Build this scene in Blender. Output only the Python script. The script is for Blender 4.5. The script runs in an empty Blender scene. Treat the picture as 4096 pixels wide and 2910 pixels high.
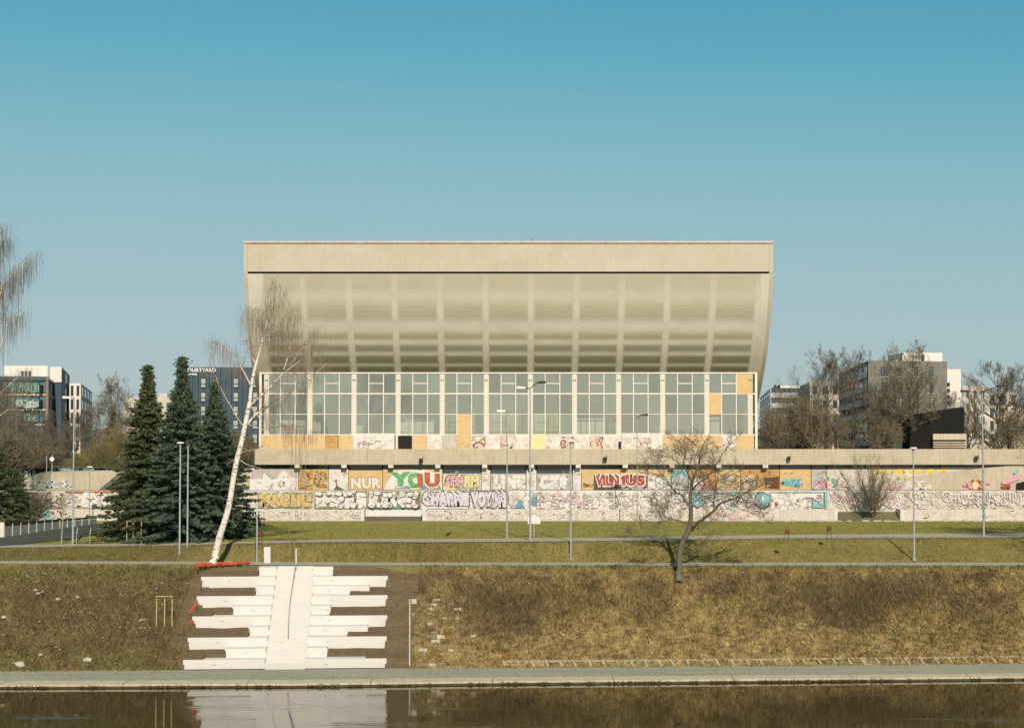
import bpy, math, random
import numpy as np
from mathutils import Vector, noise
random.seed(7); rng = np.random.default_rng(7)
sc = bpy.context.scene
COL = sc.collection
R = math.radians

# ------------------------------------------------------------------ camera, light, exposure
F = 5689.0; H = 19.0; PITCH = R(1.8); CY = 1601.0
cam_d = bpy.data.cameras.new('camera'); cam = bpy.data.objects.new('camera', cam_d); COL.objects.link(cam)
cam.location = (0, 0, H); cam.rotation_euler = (R(90) + PITCH, 0, 0)
cam_d.sensor_width = 36; cam_d.lens = 50; cam_d.shift_y = (CY - 1455) / 4096
cam_d.clip_start = 0.5; cam_d.clip_end = 9000
sc.camera = cam

SUN_EL = R(37); SUN_AZ = R(11.5)          # shadows run away from the camera and slightly to the left
world = bpy.data.worlds.new('World'); sc.world = world; world.use_nodes = True
nt = world.node_tree; nt.nodes.clear()
sky = nt.nodes.new('ShaderNodeTexSky'); sky.sky_type = 'NISHITA'; sky.sun_disc = False
sky.sun_elevation = SUN_EL; sky.sun_rotation = R(180) - SUN_AZ
sky.air_density = 1.15; sky.dust_density = 0.6; sky.ozone_density = 1.6; sky.altitude = 100
bg = nt.nodes.new('ShaderNodeBackground'); bg.inputs['Strength'].default_value = 0.085
tint = nt.nodes.new('ShaderNodeMix'); tint.data_type = 'RGBA'; tint.blend_type = 'MULTIPLY'
tint.inputs['Factor'].default_value = 1.0
tint.inputs['B'].default_value = (0.92, 1.05, 0.98, 1)
wo = nt.nodes.new('ShaderNodeOutputWorld')
nt.links.new(sky.outputs['Color'], tint.inputs['A'])
K = 0.085                                  # film response of the whole sky, channel by channel
dn = nt.nodes.new('ShaderNodeVectorMath'); dn.operation = 'SCALE'; dn.inputs['Scale'].default_value = K
upn = nt.nodes.new('ShaderNodeVectorMath'); upn.operation = 'SCALE'; upn.inputs['Scale'].default_value = 1 / K
cv = nt.nodes.new('ShaderNodeRGBCurve')
for ch, pts in ((0, ((.0, .0), (.188, .108), (.24, .19), (.314, .285), (.45, .37), (.591, .425), (1, .62))), (1, ((0, 0), (.337, .375), (.43, .455), (.527, .50), (.65, .525), (.768, .54), (1, .64))), (2, ((0, 0), (.30, .37), (.474, .51), (.56, .548), (.624, .566), (1, .60)))):
    c = cv.mapping.curves[ch]; c.points[0].location = pts[0]; c.points[1].location = pts[-1]
    for p in pts[1:-1]: c.points.new(*p)
cv.mapping.update()
nt.links.new(tint.outputs['Result'], dn.inputs[0]); nt.links.new(dn.outputs[0], cv.inputs['Color']); nt.links.new(cv.outputs['Color'], upn.inputs[0])
nt.links.new(upn.outputs[0], bg.inputs['Color'])
nt.links.new(bg.outputs['Background'], wo.inputs['Surface'])
sd = bpy.data.lights.new('sun', 'SUN'); sd.energy = 5.0; sd.angle = R(0.53); sd.color = (1.0, 0.915, 0.79)
sun = bpy.data.objects.new('sun', sd); COL.objects.link(sun)
to_sun = Vector((math.sin(SUN_AZ) * math.cos(SUN_EL), -math.cos(SUN_AZ) * math.cos(SUN_EL), math.sin(SUN_EL)))
sun.rotation_euler = to_sun.to_track_quat('Z', 'Y').to_euler(); sun.location = (40, -60, 90)
sc.view_settings.view_transform = 'Standard'; sc.view_settings.look = 'None'
sc.view_settings.exposure = 0.0; sc.view_settings.gamma = 1.0
sc.view_settings.use_curve_mapping = False

# ------------------------------------------------------------------ measuring helpers (photo pixel -> place)
CP, SP = math.cos(PITCH), math.sin(PITCH)
def ray(px, py):
    u = (px - 2048) / F; v = (CY - py) / F
    return u, CP - v * SP, SP + v * CP
def P(px, py, Y):
    a, b, c = ray(px, py); t = Y / b
    return Vector((a * t, Y, H + c * t))
def G(px, py, z):
    a, b, c = ray(px, py); t = (z - H) / c
    return Vector((a * t, b * t, z))
def XX(px, Y, py=1900): return P(px, py, Y).x
def ZZ(py, Y, px=2048): return P(px, py, Y).z
def lerp(a, b, t): return a + (b - a) * t
def pw(x, pts):
    if x <= pts[0][0]: return pts[0][1]
    for (a, b), (c, d) in zip(pts, pts[1:]):
        if x <= c: return b + (d - b) * (x - a) / (c - a)
    return pts[-1][1]

# ------------------------------------------------------------------ materials
MATS = {}
def mat(name, c1, c2=None, scale=1.0, rough=0.85, fine=None, bump=0.0, bscale=20, metal=0.0, spec=0.3, stretch=(1, 1, 1), grime=0.0, detail=6):
    if name in MATS: return MATS[name]
    m = bpy.data.materials.new(name); m.use_nodes = True; n = m.node_tree; bs = n.nodes['Principled BSDF']
    bs.inputs['Roughness'].default_value = rough; bs.inputs['Metallic'].default_value = metal
    bs.inputs['Specular IOR Level'].default_value = spec
    c2 = c2 or tuple(v * 0.82 for v in c1)
    tc = n.nodes.new('ShaderNodeTexCoord'); mp = n.nodes.new('ShaderNodeMapping'); mp.inputs['Scale'].default_value = stretch
    n.links.new(tc.outputs['Object'], mp.inputs['Vector'])
    nz = n.nodes.new('ShaderNodeTexNoise'); nz.inputs['Scale'].default_value = scale; nz.inputs['Detail'].default_value = detail; nz.inputs['Roughness'].default_value = 0.62
    n.links.new(mp.outputs['Vector'], nz.inputs['Vector'])
    cr = n.nodes.new('ShaderNodeValToRGB'); cr.color_ramp.elements[0].position = 0.33; cr.color_ramp.elements[1].position = 0.67
    cr.color_ramp.elements[0].color = (*c1, 1); cr.color_ramp.elements[1].color = (*c2, 1)
    n.links.new(nz.outputs['Fac'], cr.inputs['Fac']); out = cr.outputs['Color']
    if fine or grime:
        n2 = n.nodes.new('ShaderNodeTexNoise'); n2.inputs['Scale'].default_value = fine or 3.0; n2.inputs['Detail'].default_value = 4
        mp2 = n.nodes.new('ShaderNodeMapping'); mp2.inputs['Scale'].default_value = (1, 1, 0.22) if grime else (1, 1, 1)
        n.links.new(tc.outputs['Object'], mp2.inputs['Vector']); n.links.new(mp2.outputs['Vector'], n2.inputs['Vector'])
        r2 = n.nodes.new('ShaderNodeValToRGB'); lo = 1 - (grime or 0.35)
        r2.color_ramp.elements[0].position = 0.32; r2.color_ramp.elements[1].position = 0.58
        r2.color_ramp.elements[0].color = (lo, lo, lo, 1); r2.color_ramp.elements[1].color = (1.0, 1.0, 1.0, 1)
        n.links.new(n2.outputs['Fac'], r2.inputs['Fac'])
        mx = n.nodes.new('ShaderNodeMix'); mx.data_type = 'RGBA'; mx.blend_type = 'MULTIPLY'; mx.inputs['Factor'].default_value = 1
        n.links.new(out, mx.inputs['A']); n.links.new(r2.outputs['Color'], mx.inputs['B']); out = mx.outputs['Result']
    n.links.new(out, bs.inputs['Base Color'])
    if bump:
        nb = n.nodes.new('ShaderNodeTexNoise'); nb.inputs['Scale'].default_value = bscale; nb.inputs['Detail'].default_value = 5
        n.links.new(tc.outputs['Object'], nb.inputs['Vector'])
        b = n.nodes.new('ShaderNodeBump'); b.inputs['Strength'].default_value = bump; b.inputs['Distance'].default_value = 0.05
        n.links.new(nb.outputs['Fac'], b.inputs['Height']); n.links.new(b.outputs['Normal'], bs.inputs['Normal'])
    MATS[name] = m; return m
def attr_mat(name, rough=0.95):
    m = bpy.data.materials.new(name); m.use_nodes = True; n = m.node_tree; bs = n.nodes['Principled BSDF']
    bs.inputs['Roughness'].default_value = rough; bs.inputs['Specular IOR Level'].default_value = 0.08
    a = n.nodes.new('ShaderNodeAttribute'); a.attribute_name = 'Col'
    n.links.new(a.outputs['Color'], bs.inputs['Base Color']); return m
M_ATTR = attr_mat('ground_cover')
concrete = mat('weathered_concrete', (0.495, 0.43, 0.335), (0.455, 0.385, 0.275), 0.22, 0.9, bump=0.12, grime=0.07)
conc_pod = mat('podium_concrete', (0.51, 0.43, 0.31), (0.44, 0.365, 0.25), 0.5, 0.9, bump=0.25, grime=0.14)
conc_dark = mat('dark_concrete', (0.17, 0.16, 0.12), (0.11, 0.10, 0.08), 1.2, 0.9)  # darker concrete tone for core, capping and parapet
conc_white = mat('new_white_concrete', (0.60, 0.56, 0.51), (0.57, 0.53, 0.48), 0.6, 0.8, bump=0.08)
conc_joint = mat('stair_step_concrete', (0.60, 0.55, 0.495), (0.575, 0.525, 0.47), 1.6, 0.8, bump=0.08)
dark_gap = mat('dark_gap', (0.015, 0.013, 0.012))
white_metal = mat('white_painted_metal', (0.74, 0.66, 0.56), (0.62, 0.55, 0.46), 2, 0.5)
beige_col = mat('beige_column_paint', (0.60, 0.535, 0.45), (0.54, 0.475, 0.39), 1, 0.8)
plywood = mat('plywood', (0.60, 0.42, 0.21), (0.50, 0.335, 0.155), 1.6, 0.8, stretch=(1, 1, 3))
plywood2 = mat('plywood_weathered', (0.50, 0.29, 0.10), (0.36, 0.20, 0.07), 1.8, 0.85, stretch=(1, 1, 2))
board_white = mat('white_board', (0.66, 0.61, 0.55), (0.60, 0.54, 0.47), 1.3, 0.8, grime=0.12)
paint_cream = mat('cream_painted_wall', (0.60, 0.53, 0.45), (0.52, 0.445, 0.36), 0.9, 0.9, grime=0.13, bump=0.15)
paint_white = mat('white_paint', (0.68, 0.64, 0.60), (0.60, 0.55, 0.50), 1.5, 0.8)
paint_lilac = mat('lilac_paint', (0.60, 0.52, 0.56), (0.52, 0.47, 0.50), 2, 0.8)
paint_ochre = mat('ochre_paint', (0.58, 0.42, 0.17), (0.48, 0.33, 0.12), 2, 0.8)
paint_dark = mat('dark_outline_paint', (0.07, 0.055, 0.05), (0.13, 0.10, 0.08), 3, 0.8)
paint_olive = mat('olive_outline_paint', (0.30, 0.29, 0.12), (0.16, 0.16, 0.09), 3, 0.8)
paint_blue = mat('blue_paint', (0.07, 0.22, 0.36), (0.12, 0.30, 0.38), 2, 0.8)
paint_green = mat('green_paint', (0.16, 0.38, 0.12), (0.10, 0.28, 0.14), 2, 0.8)
paint_red = mat('red_paint', (0.42, 0.075, 0.035), (0.30, 0.06, 0.04), 2, 0.8)
paint_rust = mat('rust_red_paint', (0.42, 0.12, 0.05), (0.36, 0.09, 0.04), 2, 0.8)
paint_pink = mat('pink_paint', (0.56, 0.25, 0.30), (0.60, 0.36, 0.38), 2, 0.8)
paint_yellow = mat('yellow_paint', (0.72, 0.53, 0.06), (0.60, 0.42, 0.05), 2, 0.8)
paint_pale_yellow = mat('pale_yellow_paint', (0.66, 0.58, 0.28), (0.60, 0.50, 0.24), 2, 0.8)
paint_teal = mat('teal_paint', (0.16, 0.36, 0.36), (0.22, 0.42, 0.40), 2, 0.8)
paint_grey = mat('grey_paint', (0.36, 0.33, 0.28), (0.46, 0.41, 0.35), 2, 0.8)
galv = mat('galvanised_steel', (0.42, 0.43, 0.42), (0.34, 0.35, 0.35), 4, 0.45, metal=0.35)
lamp_dark = mat('dark_grey_metal', (0.025, 0.024, 0.022), None, 3, 0.5)
lamp_white = mat('lamp_head_white', (0.75, 0.73, 0.68), None, 3, 0.4)
rust = mat('rusty_metal', (0.16, 0.06, 0.03), (0.08, 0.035, 0.02), 8, 0.9)
timber = mat('pale_timber', (0.50, 0.36, 0.17), (0.42, 0.29, 0.13), 8, 0.9)
bark = mat('grey_bark', (0.095, 0.08, 0.05), (0.15, 0.13, 0.085), 5, 0.95, bump=0.5)
bark_bg = mat('dark_bark', (0.12, 0.10, 0.072), (0.16, 0.13, 0.09), 4, 0.95)
bark_warm = mat('warm_twig_bark', (0.15, 0.12, 0.075), (0.19, 0.15, 0.09), 4, 0.95)
twig_red = mat('reddish_twigs', (0.18, 0.125, 0.09), (0.24, 0.18, 0.12), 3, 0.95)
willow = mat('yellow_willow_twigs', (0.22, 0.18, 0.07), (0.17, 0.14, 0.06), 3, 0.95)
asphalt = mat('asphalt', (0.07, 0.068, 0.058), (0.10, 0.095, 0.08), 1.5, 1.0, spec=.04, fine=9)
path_m = mat('path_paving', (0.43, 0.37, 0.275), (0.36, 0.31, 0.23), 1.3, 1.0, spec=.04, fine=7)
prom_m = mat('promenade_asphalt', (0.37, 0.335, 0.235), (0.30, 0.275, 0.195), 0.9, 1.0, spec=.04, stretch=(0.15, 1, 1), fine=6, bump=0.2)
quay_m = mat('quay_stone', (0.52, 0.44, 0.29), (0.44, 0.36, 0.23), 1.2, 0.9, bump=0.3, grime=0.2)
quay_wet = mat('quay_wet_stone', (0.10, 0.08, 0.04), (0.05, 0.042, 0.025), 1.5, 0.8, bump=0.4)
soil = mat('dark_soil', (0.165, 0.112, 0.058), (0.115, 0.077, 0.038), 2.5, 1.0, bump=0.6, bscale=9, fine=12)
red_net = mat('orange_red_netting', (0.62, 0.09, 0.04), None, 5, 0.7)
stone_pale = mat('pale_stone', (0.48, 0.42, 0.32), (0.36, 0.31, 0.22), 3, 0.9, bump=0.4)
def birch_bark():
    m = bpy.data.materials.new('birch_bark'); m.use_nodes = True; n = m.node_tree; bs = n.nodes['Principled BSDF']
    bs.inputs['Roughness'].default_value = 0.7
    tc = n.nodes.new('ShaderNodeTexCoord'); mp = n.nodes.new('ShaderNodeMapping'); mp.inputs['Scale'].default_value = (1.4, 1.4, 5)
    nz = n.nodes.new('ShaderNodeTexNoise'); nz.inputs['Scale'].default_value = 1.6; nz.inputs['Detail'].default_value = 5
    cr = n.nodes.new('ShaderNodeValToRGB')
    cr.color_ramp.elements[0].position = 0.36; cr.color_ramp.elements[0].color = (0.09, 0.07, 0.055, 1)
    cr.color_ramp.elements[1].position = 0.45; cr.color_ramp.elements[1].color = (0.66, 0.58, 0.48, 1)
    n.links.new(tc.outputs['Object'], mp.inputs['Vector']); n.links.new(mp.outputs['Vector'], nz.inputs['Vector'])
    n.links.new(nz.outputs['Fac'], cr.inputs['Fac']); n.links.new(cr.outputs['Color'], bs.inputs['Base Color']); return m
birch_m = birch_bark()
def glass_mat(name, tint_c, mixf, refl=0.9):
    m = bpy.data.materials.new(name); m.use_nodes = True; n = m.node_tree; n.nodes.clear()
    o = n.nodes.new('ShaderNodeOutputMaterial'); t = n.nodes.new('ShaderNodeBsdfTransparent'); t.inputs['Color'].default_value = (*tint_c, 1)
    g = n.nodes.new('ShaderNodeBsdfGlossy'); g.inputs['Roughness'].default_value = 0.03; g.inputs['Color'].default_value = (refl, refl, refl, 1)
    d = n.nodes.new('ShaderNodeBsdfDiffuse'); d.inputs['Color'].default_value = (0.62, 0.66, 0.56, 1)  # pale haze mixed into the glass to brighten the panes
    x1 = n.nodes.new('ShaderNodeMixShader'); x1.inputs[0].default_value = 0.17
    x2 = n.nodes.new('ShaderNodeMixShader'); x2.inputs[0].default_value = mixf
    n.links.new(t.outputs[0], x1.inputs[1]); n.links.new(d.outputs[0], x1.inputs[2])
    n.links.new(x1.outputs[0], x2.inputs[1]); n.links.new(g.outputs[0], x2.inputs[2]); n.links.new(x2.outputs[0], o.inputs['Surface'])
    return m
glass = glass_mat('green_tinted_glass', (0.93, 0.97, 0.95), 0.13)
glass_b = glass_mat('hazy_green_glass', (0.91, 0.96, 0.93), 0.13); glass_b.node_tree.nodes['Mix Shader'].inputs[0].default_value = .205
glass_c = glass_mat('clear_old_glass', (0.93, 0.96, 0.95), 0.115); glass_c.node_tree.nodes['Mix Shader'].inputs[0].default_value = .14
win_dark = mat('dark_window_glass', (0.035, 0.05, 0.06), (0.05, 0.07, 0.08), 0.4, 0.08, spec=0.8)
win_teal = mat('teal_window_glass', (0.05, 0.12, 0.13), (0.08, 0.17, 0.17), 0.3, 0.12, spec=0.8)
win_light = mat('window_with_blind', (0.62, 0.58, 0.48), (0.5, 0.48, 0.42), 1, 0.3, spec=0.6)

# ------------------------------------------------------------------ object helpers
def tag(o, label=None, cat=None, group=None, kind=None):
    if label: o['label'] = label
    if cat: o['category'] = cat
    if group: o['group'] = group
    if kind: o['kind'] = kind
    return o
def empty(name, loc, label, cat, group=None):
    o = bpy.data.objects.new(name, None); COL.objects.link(o); o.location = loc; o.empty_display_size = 0.5
    return tag(o, label, cat, group)
class MB:
    def __init__(s): s.v = []; s.f = []; s.mi = []; s.cur = 0
    def add(s, vs, fs):
        o = len(s.v); s.v += [tuple(p) for p in vs]
        for f in fs: s.f.append(tuple(i + o for i in f)); s.mi.append(s.cur)
        return s
    def box(s, x0, x1, y0, y1, z0, z1):
        vs = [(x, y, z) for z in (z0, z1) for y in (y0, y1) for x in (x0, x1)]
        return s.add(vs, [(0, 2, 3, 1), (4, 5, 7, 6), (0, 1, 5, 4), (2, 6, 7, 3), (0, 4, 6, 2), (1, 3, 7, 5)])
    def prism(s, foot, z0, z1):
        n = len(foot); zz0 = z0 if hasattr(z0, '__len__') else [z0] * n; zz1 = z1 if hasattr(z1, '__len__') else [z1] * n
        vs = [(p[0], p[1], zz0[i]) for i, p in enumerate(foot)] + [(p[0], p[1], zz1[i]) for i, p in enumerate(foot)]
        fs = [tuple(range(n))[::-1], tuple(range(n, 2 * n))] + [(i, (i + 1) % n, (i + 1) % n + n, i + n) for i in range(n)]
        return s.add(vs, fs)
    def xprism(s, prof, x0, x1):                 # profile (y, z) extruded along x
        n = len(prof)
        vs = [(x0, y, z) for y, z in prof] + [(x1, y, z) for y, z in prof]
        fs = [tuple(range(n)), tuple(range(n, 2 * n))[::-1]] + [(i, i + n, (i + 1) % n + n, (i + 1) % n) for i in range(n)]
        return s.add(vs, fs)
    def yprism(s, prof, y0, y1):                 # outline (x, z) extruded along y
        n = len(prof)
        vs = [(x, y0, z) for x, z in prof] + [(x, y1, z) for x, z in prof]
        fs = [tuple(range(n)), tuple(range(n, 2 * n))[::-1]] + [(i, i + n, (i + 1) % n + n, (i + 1) % n) for i in range(n)]
        return s.add(vs, fs)
    def tube(s, pts, rad, sides=6, cap=False):
        pts = [Vector(p) for p in pts]; n = len(pts)
        if not hasattr(rad, '__len__'): rad = [rad] * n
        up = Vector((0.13, 0.31, 0.94)); vs = []; 
        for i, p in enumerate(pts):
            d = (pts[min(i + 1, n - 1)] - pts[max(i - 1, 0)])
            if d.length < 1e-6: d = Vector((0, 0, 1))
            d.normalize(); a = d.cross(up)
            if a.length < 0.05: a = d.cross(Vector((1, 0, 0)))
            a.normalize(); b = d.cross(a)
            for k in range(sides):
                t = 2 * math.pi * k / sides
                vs.append(p + (a * math.cos(t) + b * math.sin(t)) * rad[i])
        fs = [(i * sides + k, i * sides + (k + 1) % sides, (i + 1) * sides + (k + 1) % sides, (i + 1) * sides + k) for i in range(n - 1) for k in range(sides)]
        if cap: fs += [tuple(range(sides))[::-1], tuple(range((n - 1) * sides, n * sides))]
        return s.add(vs, fs)
    def build(s, name, mats, parent=None, smooth=False):
        me = bpy.data.meshes.new(name); me.from_pydata(s.v, [], s.f)
        if not isinstance(mats, (list, tuple)): mats = [mats]
        for m in mats: me.materials.append(m)
        if len(mats) > 1: me.polygons.foreach_set('material_index', s.mi)
        if smooth: me.polygons.foreach_set('use_smooth', [True] * len(me.polygons))
        me.update(); o = bpy.data.objects.new(name, me); COL.objects.link(o)
        if parent:
            o.parent = parent; o.matrix_parent_inverse = parent_inv(parent)
        return o
def parent_inv(p):
    from mathutils import Matrix
    # meshes are built in world coordinates; only Empties carry an offset (never rotated at build time)
    return Matrix.Translation(p.location).inverted() if p.type == 'EMPTY' else Matrix.Identity(4)
def box(name, m, parent, x0, x1, y0, y1, z0, z1): return MB().box(x0, x1, y0, y1, z0, z1).build(name, m, parent)
def copy_tree(o, parent=None):
    c = o.copy(); COL.objects.link(c)
    if parent: c.parent = parent
    for ch in [k for k in o.children]: copy_tree(ch, c)
    return c
def tri_cloud(name, V, C=None, m=None, parent=None):
    n = len(V) // 3
    me = bpy.data.meshes.new(name); me.vertices.add(3 * n); me.vertices.foreach_set('co', V.astype(np.float32).ravel())
    me.loops.add(3 * n); me.loops.foreach_set('vertex_index', np.arange(3 * n, dtype=np.int32))
    me.polygons.add(n); me.polygons.foreach_set('loop_start', np.arange(0, 3 * n, 3, dtype=np.int32))
    me.update(calc_edges=True)
    if C is not None:
        a = me.color_attributes.new('Col', 'FLOAT_COLOR', 'POINT')
        a.data.foreach_set('color', np.concatenate([C, np.ones((3 * n, 1))], 1).astype(np.float32).ravel())
    me.materials.append(m or M_ATTR); o = bpy.data.objects.new(name, me); COL.objects.link(o)
    if parent: o.parent = parent; o.matrix_parent_inverse = parent_inv(parent)
    return o

# ------------------------------------------------------------------ numpy value noise
_tab = rng.random((256, 256))
def vn(x, y, s=1.0, o=3):
    x = np.asarray(x, float) * s + 57.3; y = np.asarray(y, float) * s + 11.7; r = 0; a = 1; t = 0
    for k in range(o):
        xi = np.floor(x).astype(int); yi = np.floor(y).astype(int); fx = x - xi; fy = y - yi
        fx = fx * fx * (3 - 2 * fx); fy = fy * fy * (3 - 2 * fy)
        g = lambda i, j: _tab[(xi + i) % 256, (yi + j) % 256]
        r = r + a * ((g(0, 0) * (1 - fx) + g(1, 0) * fx) * (1 - fy) + (g(0, 1) * (1 - fx) + g(1, 1) * fx) * fy)
        t += a; a *= 0.55; x = x * 2.03 + 17; y = y * 2.03 + 31
    return r / t
def sstep(a, b, x): t = np.clip((x - a) / (b - a), 0, 1); return t * t * (3 - 2 * t)
# ================================================================== THE SETTING: water, quay, bank, paths, lawn
ZP = ZZ(2672, 118.2)                 # promenade level
ZW = ZP - 0.26                       # river
Z1 = ZZ(2256, 132.6)                 # lower path
Z2 = ZZ(2082, 172.0)                 # upper path and lawn
def line(pts, z, xs):                # photo line -> y(x) on level z
    w = [G(px, py, z) if z is not None else GL(px, py) for px, py in pts]
    w = [(p.x, p.y) for p in w]
    s0 = (w[1][1] - w[0][1]) / (w[1][0] - w[0][0]); s1 = (w[-1][1] - w[-2][1]) / (w[-1][0] - w[-2][0])
    s0 = max(-.08, min(.08, s0)); s1 = max(-.08, min(.08, s1))
    w = [(w[0][0] - 200, w[0][1] - 200 * s0)] + w + [(w[-1][0] + 200, w[-1][1] + 200 * s1)]
    return np.interp(xs, [a for a, b in w], [b for a, b in w])
XS = np.linspace(-130, 130, 521)
def zl(x, y):                        # the lawn dips toward the near left corner
    a = max(0, min(1, (-10 - x) / 38)); b = max(0, min(1, (172 - y) / 30)); return Z2 - .98 * a * a * (3 - 2 * a) * b * b * (3 - 2 * b)
def GL(px, py):
    z = Z2
    for _ in range(12): p = G(px, py, z); z = zl(p.x, p.y)
    return G(px, py, z)
zlv = np.vectorize(zl)
L_water = line([(0, 2738), (1200, 2733), (2000, 2723), (3200, 2713), (4096, 2704)], ZP, XS)
L_cope = line([(0, 2723), (1200, 2718), (2000, 2708), (3200, 2699), (4096, 2692)], ZP, XS)
L_prom = line([(0, 2683), (700, 2679), (1600, 2671), (2900, 2663), (4096, 2651)], ZP, XS)
L_p1n = line([(0, 2254), (800, 2257), (1600, 2261), (4096, 2262)], Z1, XS)
L_p1f = line([(0, 2243), (800, 2246), (1600, 2249), (4096, 2250)], Z1, XS)
L_p2n = line([(0, 2190), (300, 2184), (1000, 2174), (1700, 2168), (2400, 2163), (3100, 2152), (4096, 2148)], None, XS)
L_p2f = line([(0, 2180), (300, 2176), (1000, 2166), (1700, 2156), (2400, 2150), (3100, 2139), (4096, 2131)], None, XS)
def yat(L, x): return float(np.interp(x, XS, L))
def strip(name, Ya, Yb, za, zb, m, n=1, kind='structure'):
    V = []; Fc = []
    for i, x in enumerate(XS):
        for k in range(n + 1):
            t = k / n; y = lerp(Ya[i], Yb[i], t); V.append((x, y, lerp(za, zb, t) if za is not None else zl(x, y) + .03))
    for i in range(len(XS) - 1):
        for k in range(n):
            a = i * (n + 1) + k; Fc.append((a, a + n + 1, a + n + 2, a + 1))
    o = MB().add(V, Fc).build(name, m); tag(o, kind=kind); return o
strip('promenade', L_cope, L_prom, ZP, ZP, prom_m)
# quay edge: coping blocks and the wet wall under them
strip('quay_wall', L_water + .05, L_water + .05, ZP - .1, ZW - 2, quay_wet)
q = MB()
V = []; Fc = []
for i, x in enumerate(XS): V += [(x, L_water[i], ZP - .13), (x, L_water[i], ZP + .02), (x, L_cope[i] + .05, ZP + .02), (x, L_cope[i] + .05, ZP - .13)]
for i in range(len(XS) - 1):
    a = 4 * i; Fc += [(a, a + 4, a + 5, a + 1), (a + 1, a + 5, a + 6, a + 2), (a + 2, a + 6, a + 7, a + 3)]
quay = tag(q.add(V, Fc).build('quay_coping', quay_m), kind='structure')
for x in np.arange(-125, 126, 9.5):          # joints in the coping
    y = yat(L_water, x); yc = yat(L_cope, x)
    j = MB().box(x - .03, x + .03, y - .006, yc, ZP - .2, ZP + .026).build('joint', quay_wet, quay)

# river
def water_mat():
    m = bpy.data.materials.new('river_water'); m.use_nodes = True; n = m.node_tree; bs = n.nodes['Principled BSDF']
    bs.inputs['Base Color'].default_value = (0.022, 0.016, 0.006, 1); bs.inputs['IOR'].default_value = 1.9
    bs.inputs['Roughness'].default_value = 0.035; bs.inputs['Specular IOR Level'].default_value = 0.75
    tc = n.nodes.new('ShaderNodeTexCoord'); mp = n.nodes.new('ShaderNodeMapping'); mp.inputs['Scale'].default_value = (0.5, 2.2, 1)
    nz = n.nodes.new('ShaderNodeTexNoise'); nz.inputs['Scale'].default_value = 1.1; nz.inputs['Detail'].default_value = 4
    mp2 = n.nodes.new('ShaderNodeMapping'); mp2.inputs['Scale'].default_value = (0.035, 0.28, 1)
    n2 = n.nodes.new('ShaderNodeTexNoise'); n2.inputs['Scale'].default_value = 1.0; n2.inputs['Detail'].default_value = 3
    cr = n.nodes.new('ShaderNodeValToRGB'); cr.color_ramp.elements[0].position = 0.56; cr.color_ramp.elements[1].position = 0.66
    cr.color_ramp.elements[0].color = (0.035, 0.035, 0.035, 1); cr.color_ramp.elements[1].color = (1, 1, 1, 1)
    b = n.nodes.new('ShaderNodeBump'); b.inputs['Distance'].default_value = 0.035
    n.links.new(tc.outputs['Object'], mp.inputs['Vector']); n.links.new(mp.outputs['Vector'], nz.inputs['Vector'])
    n.links.new(tc.outputs['Object'], mp2.inputs['Vector']); n.links.new(mp2.outputs['Vector'], n2.inputs['Vector'])
    n.links.new(n2.outputs['Fac'], cr.inputs['Fac']); n.links.new(cr.outputs['Color'], b.inputs['Strength'])
    n.links.new(nz.outputs['Fac'], b.inputs['Height']); n.links.new(b.outputs['Normal'], bs.inputs['Normal']); return m
tag(MB().add([(-400, -150, ZW), (400, -150, ZW), (400, 140, ZW), (-400, 140, ZW)], [(0, 1, 2, 3)]).build('water', water_mat()), kind='structure')
tag(MB().add([(-400, -160, ZW - 2.2), (400, -160, ZW - 2.2), (400, 145, ZW - 2.2), (-400, 145, ZW - 2.2)], [(0, 1, 2, 3)]).build('river_bed', quay_wet), kind='structure')

# stair footprint, needed by the bank
YB, YT = 118.3, 131.2
SZB, SZT = ZP, ZZ(2264, 131.2, 1130)
DZ = (SZT - SZB) / 10; DY = (YT - YB) / 9.5
SKEW = 0.06
def stair_y(k, x): return YB + (9 - k) * DY + SKEW * (x - (-20)) * 0.9
st_x0, st_x1 = XX(735, 120, 2600), XX(1552, 122, 2600)

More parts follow.
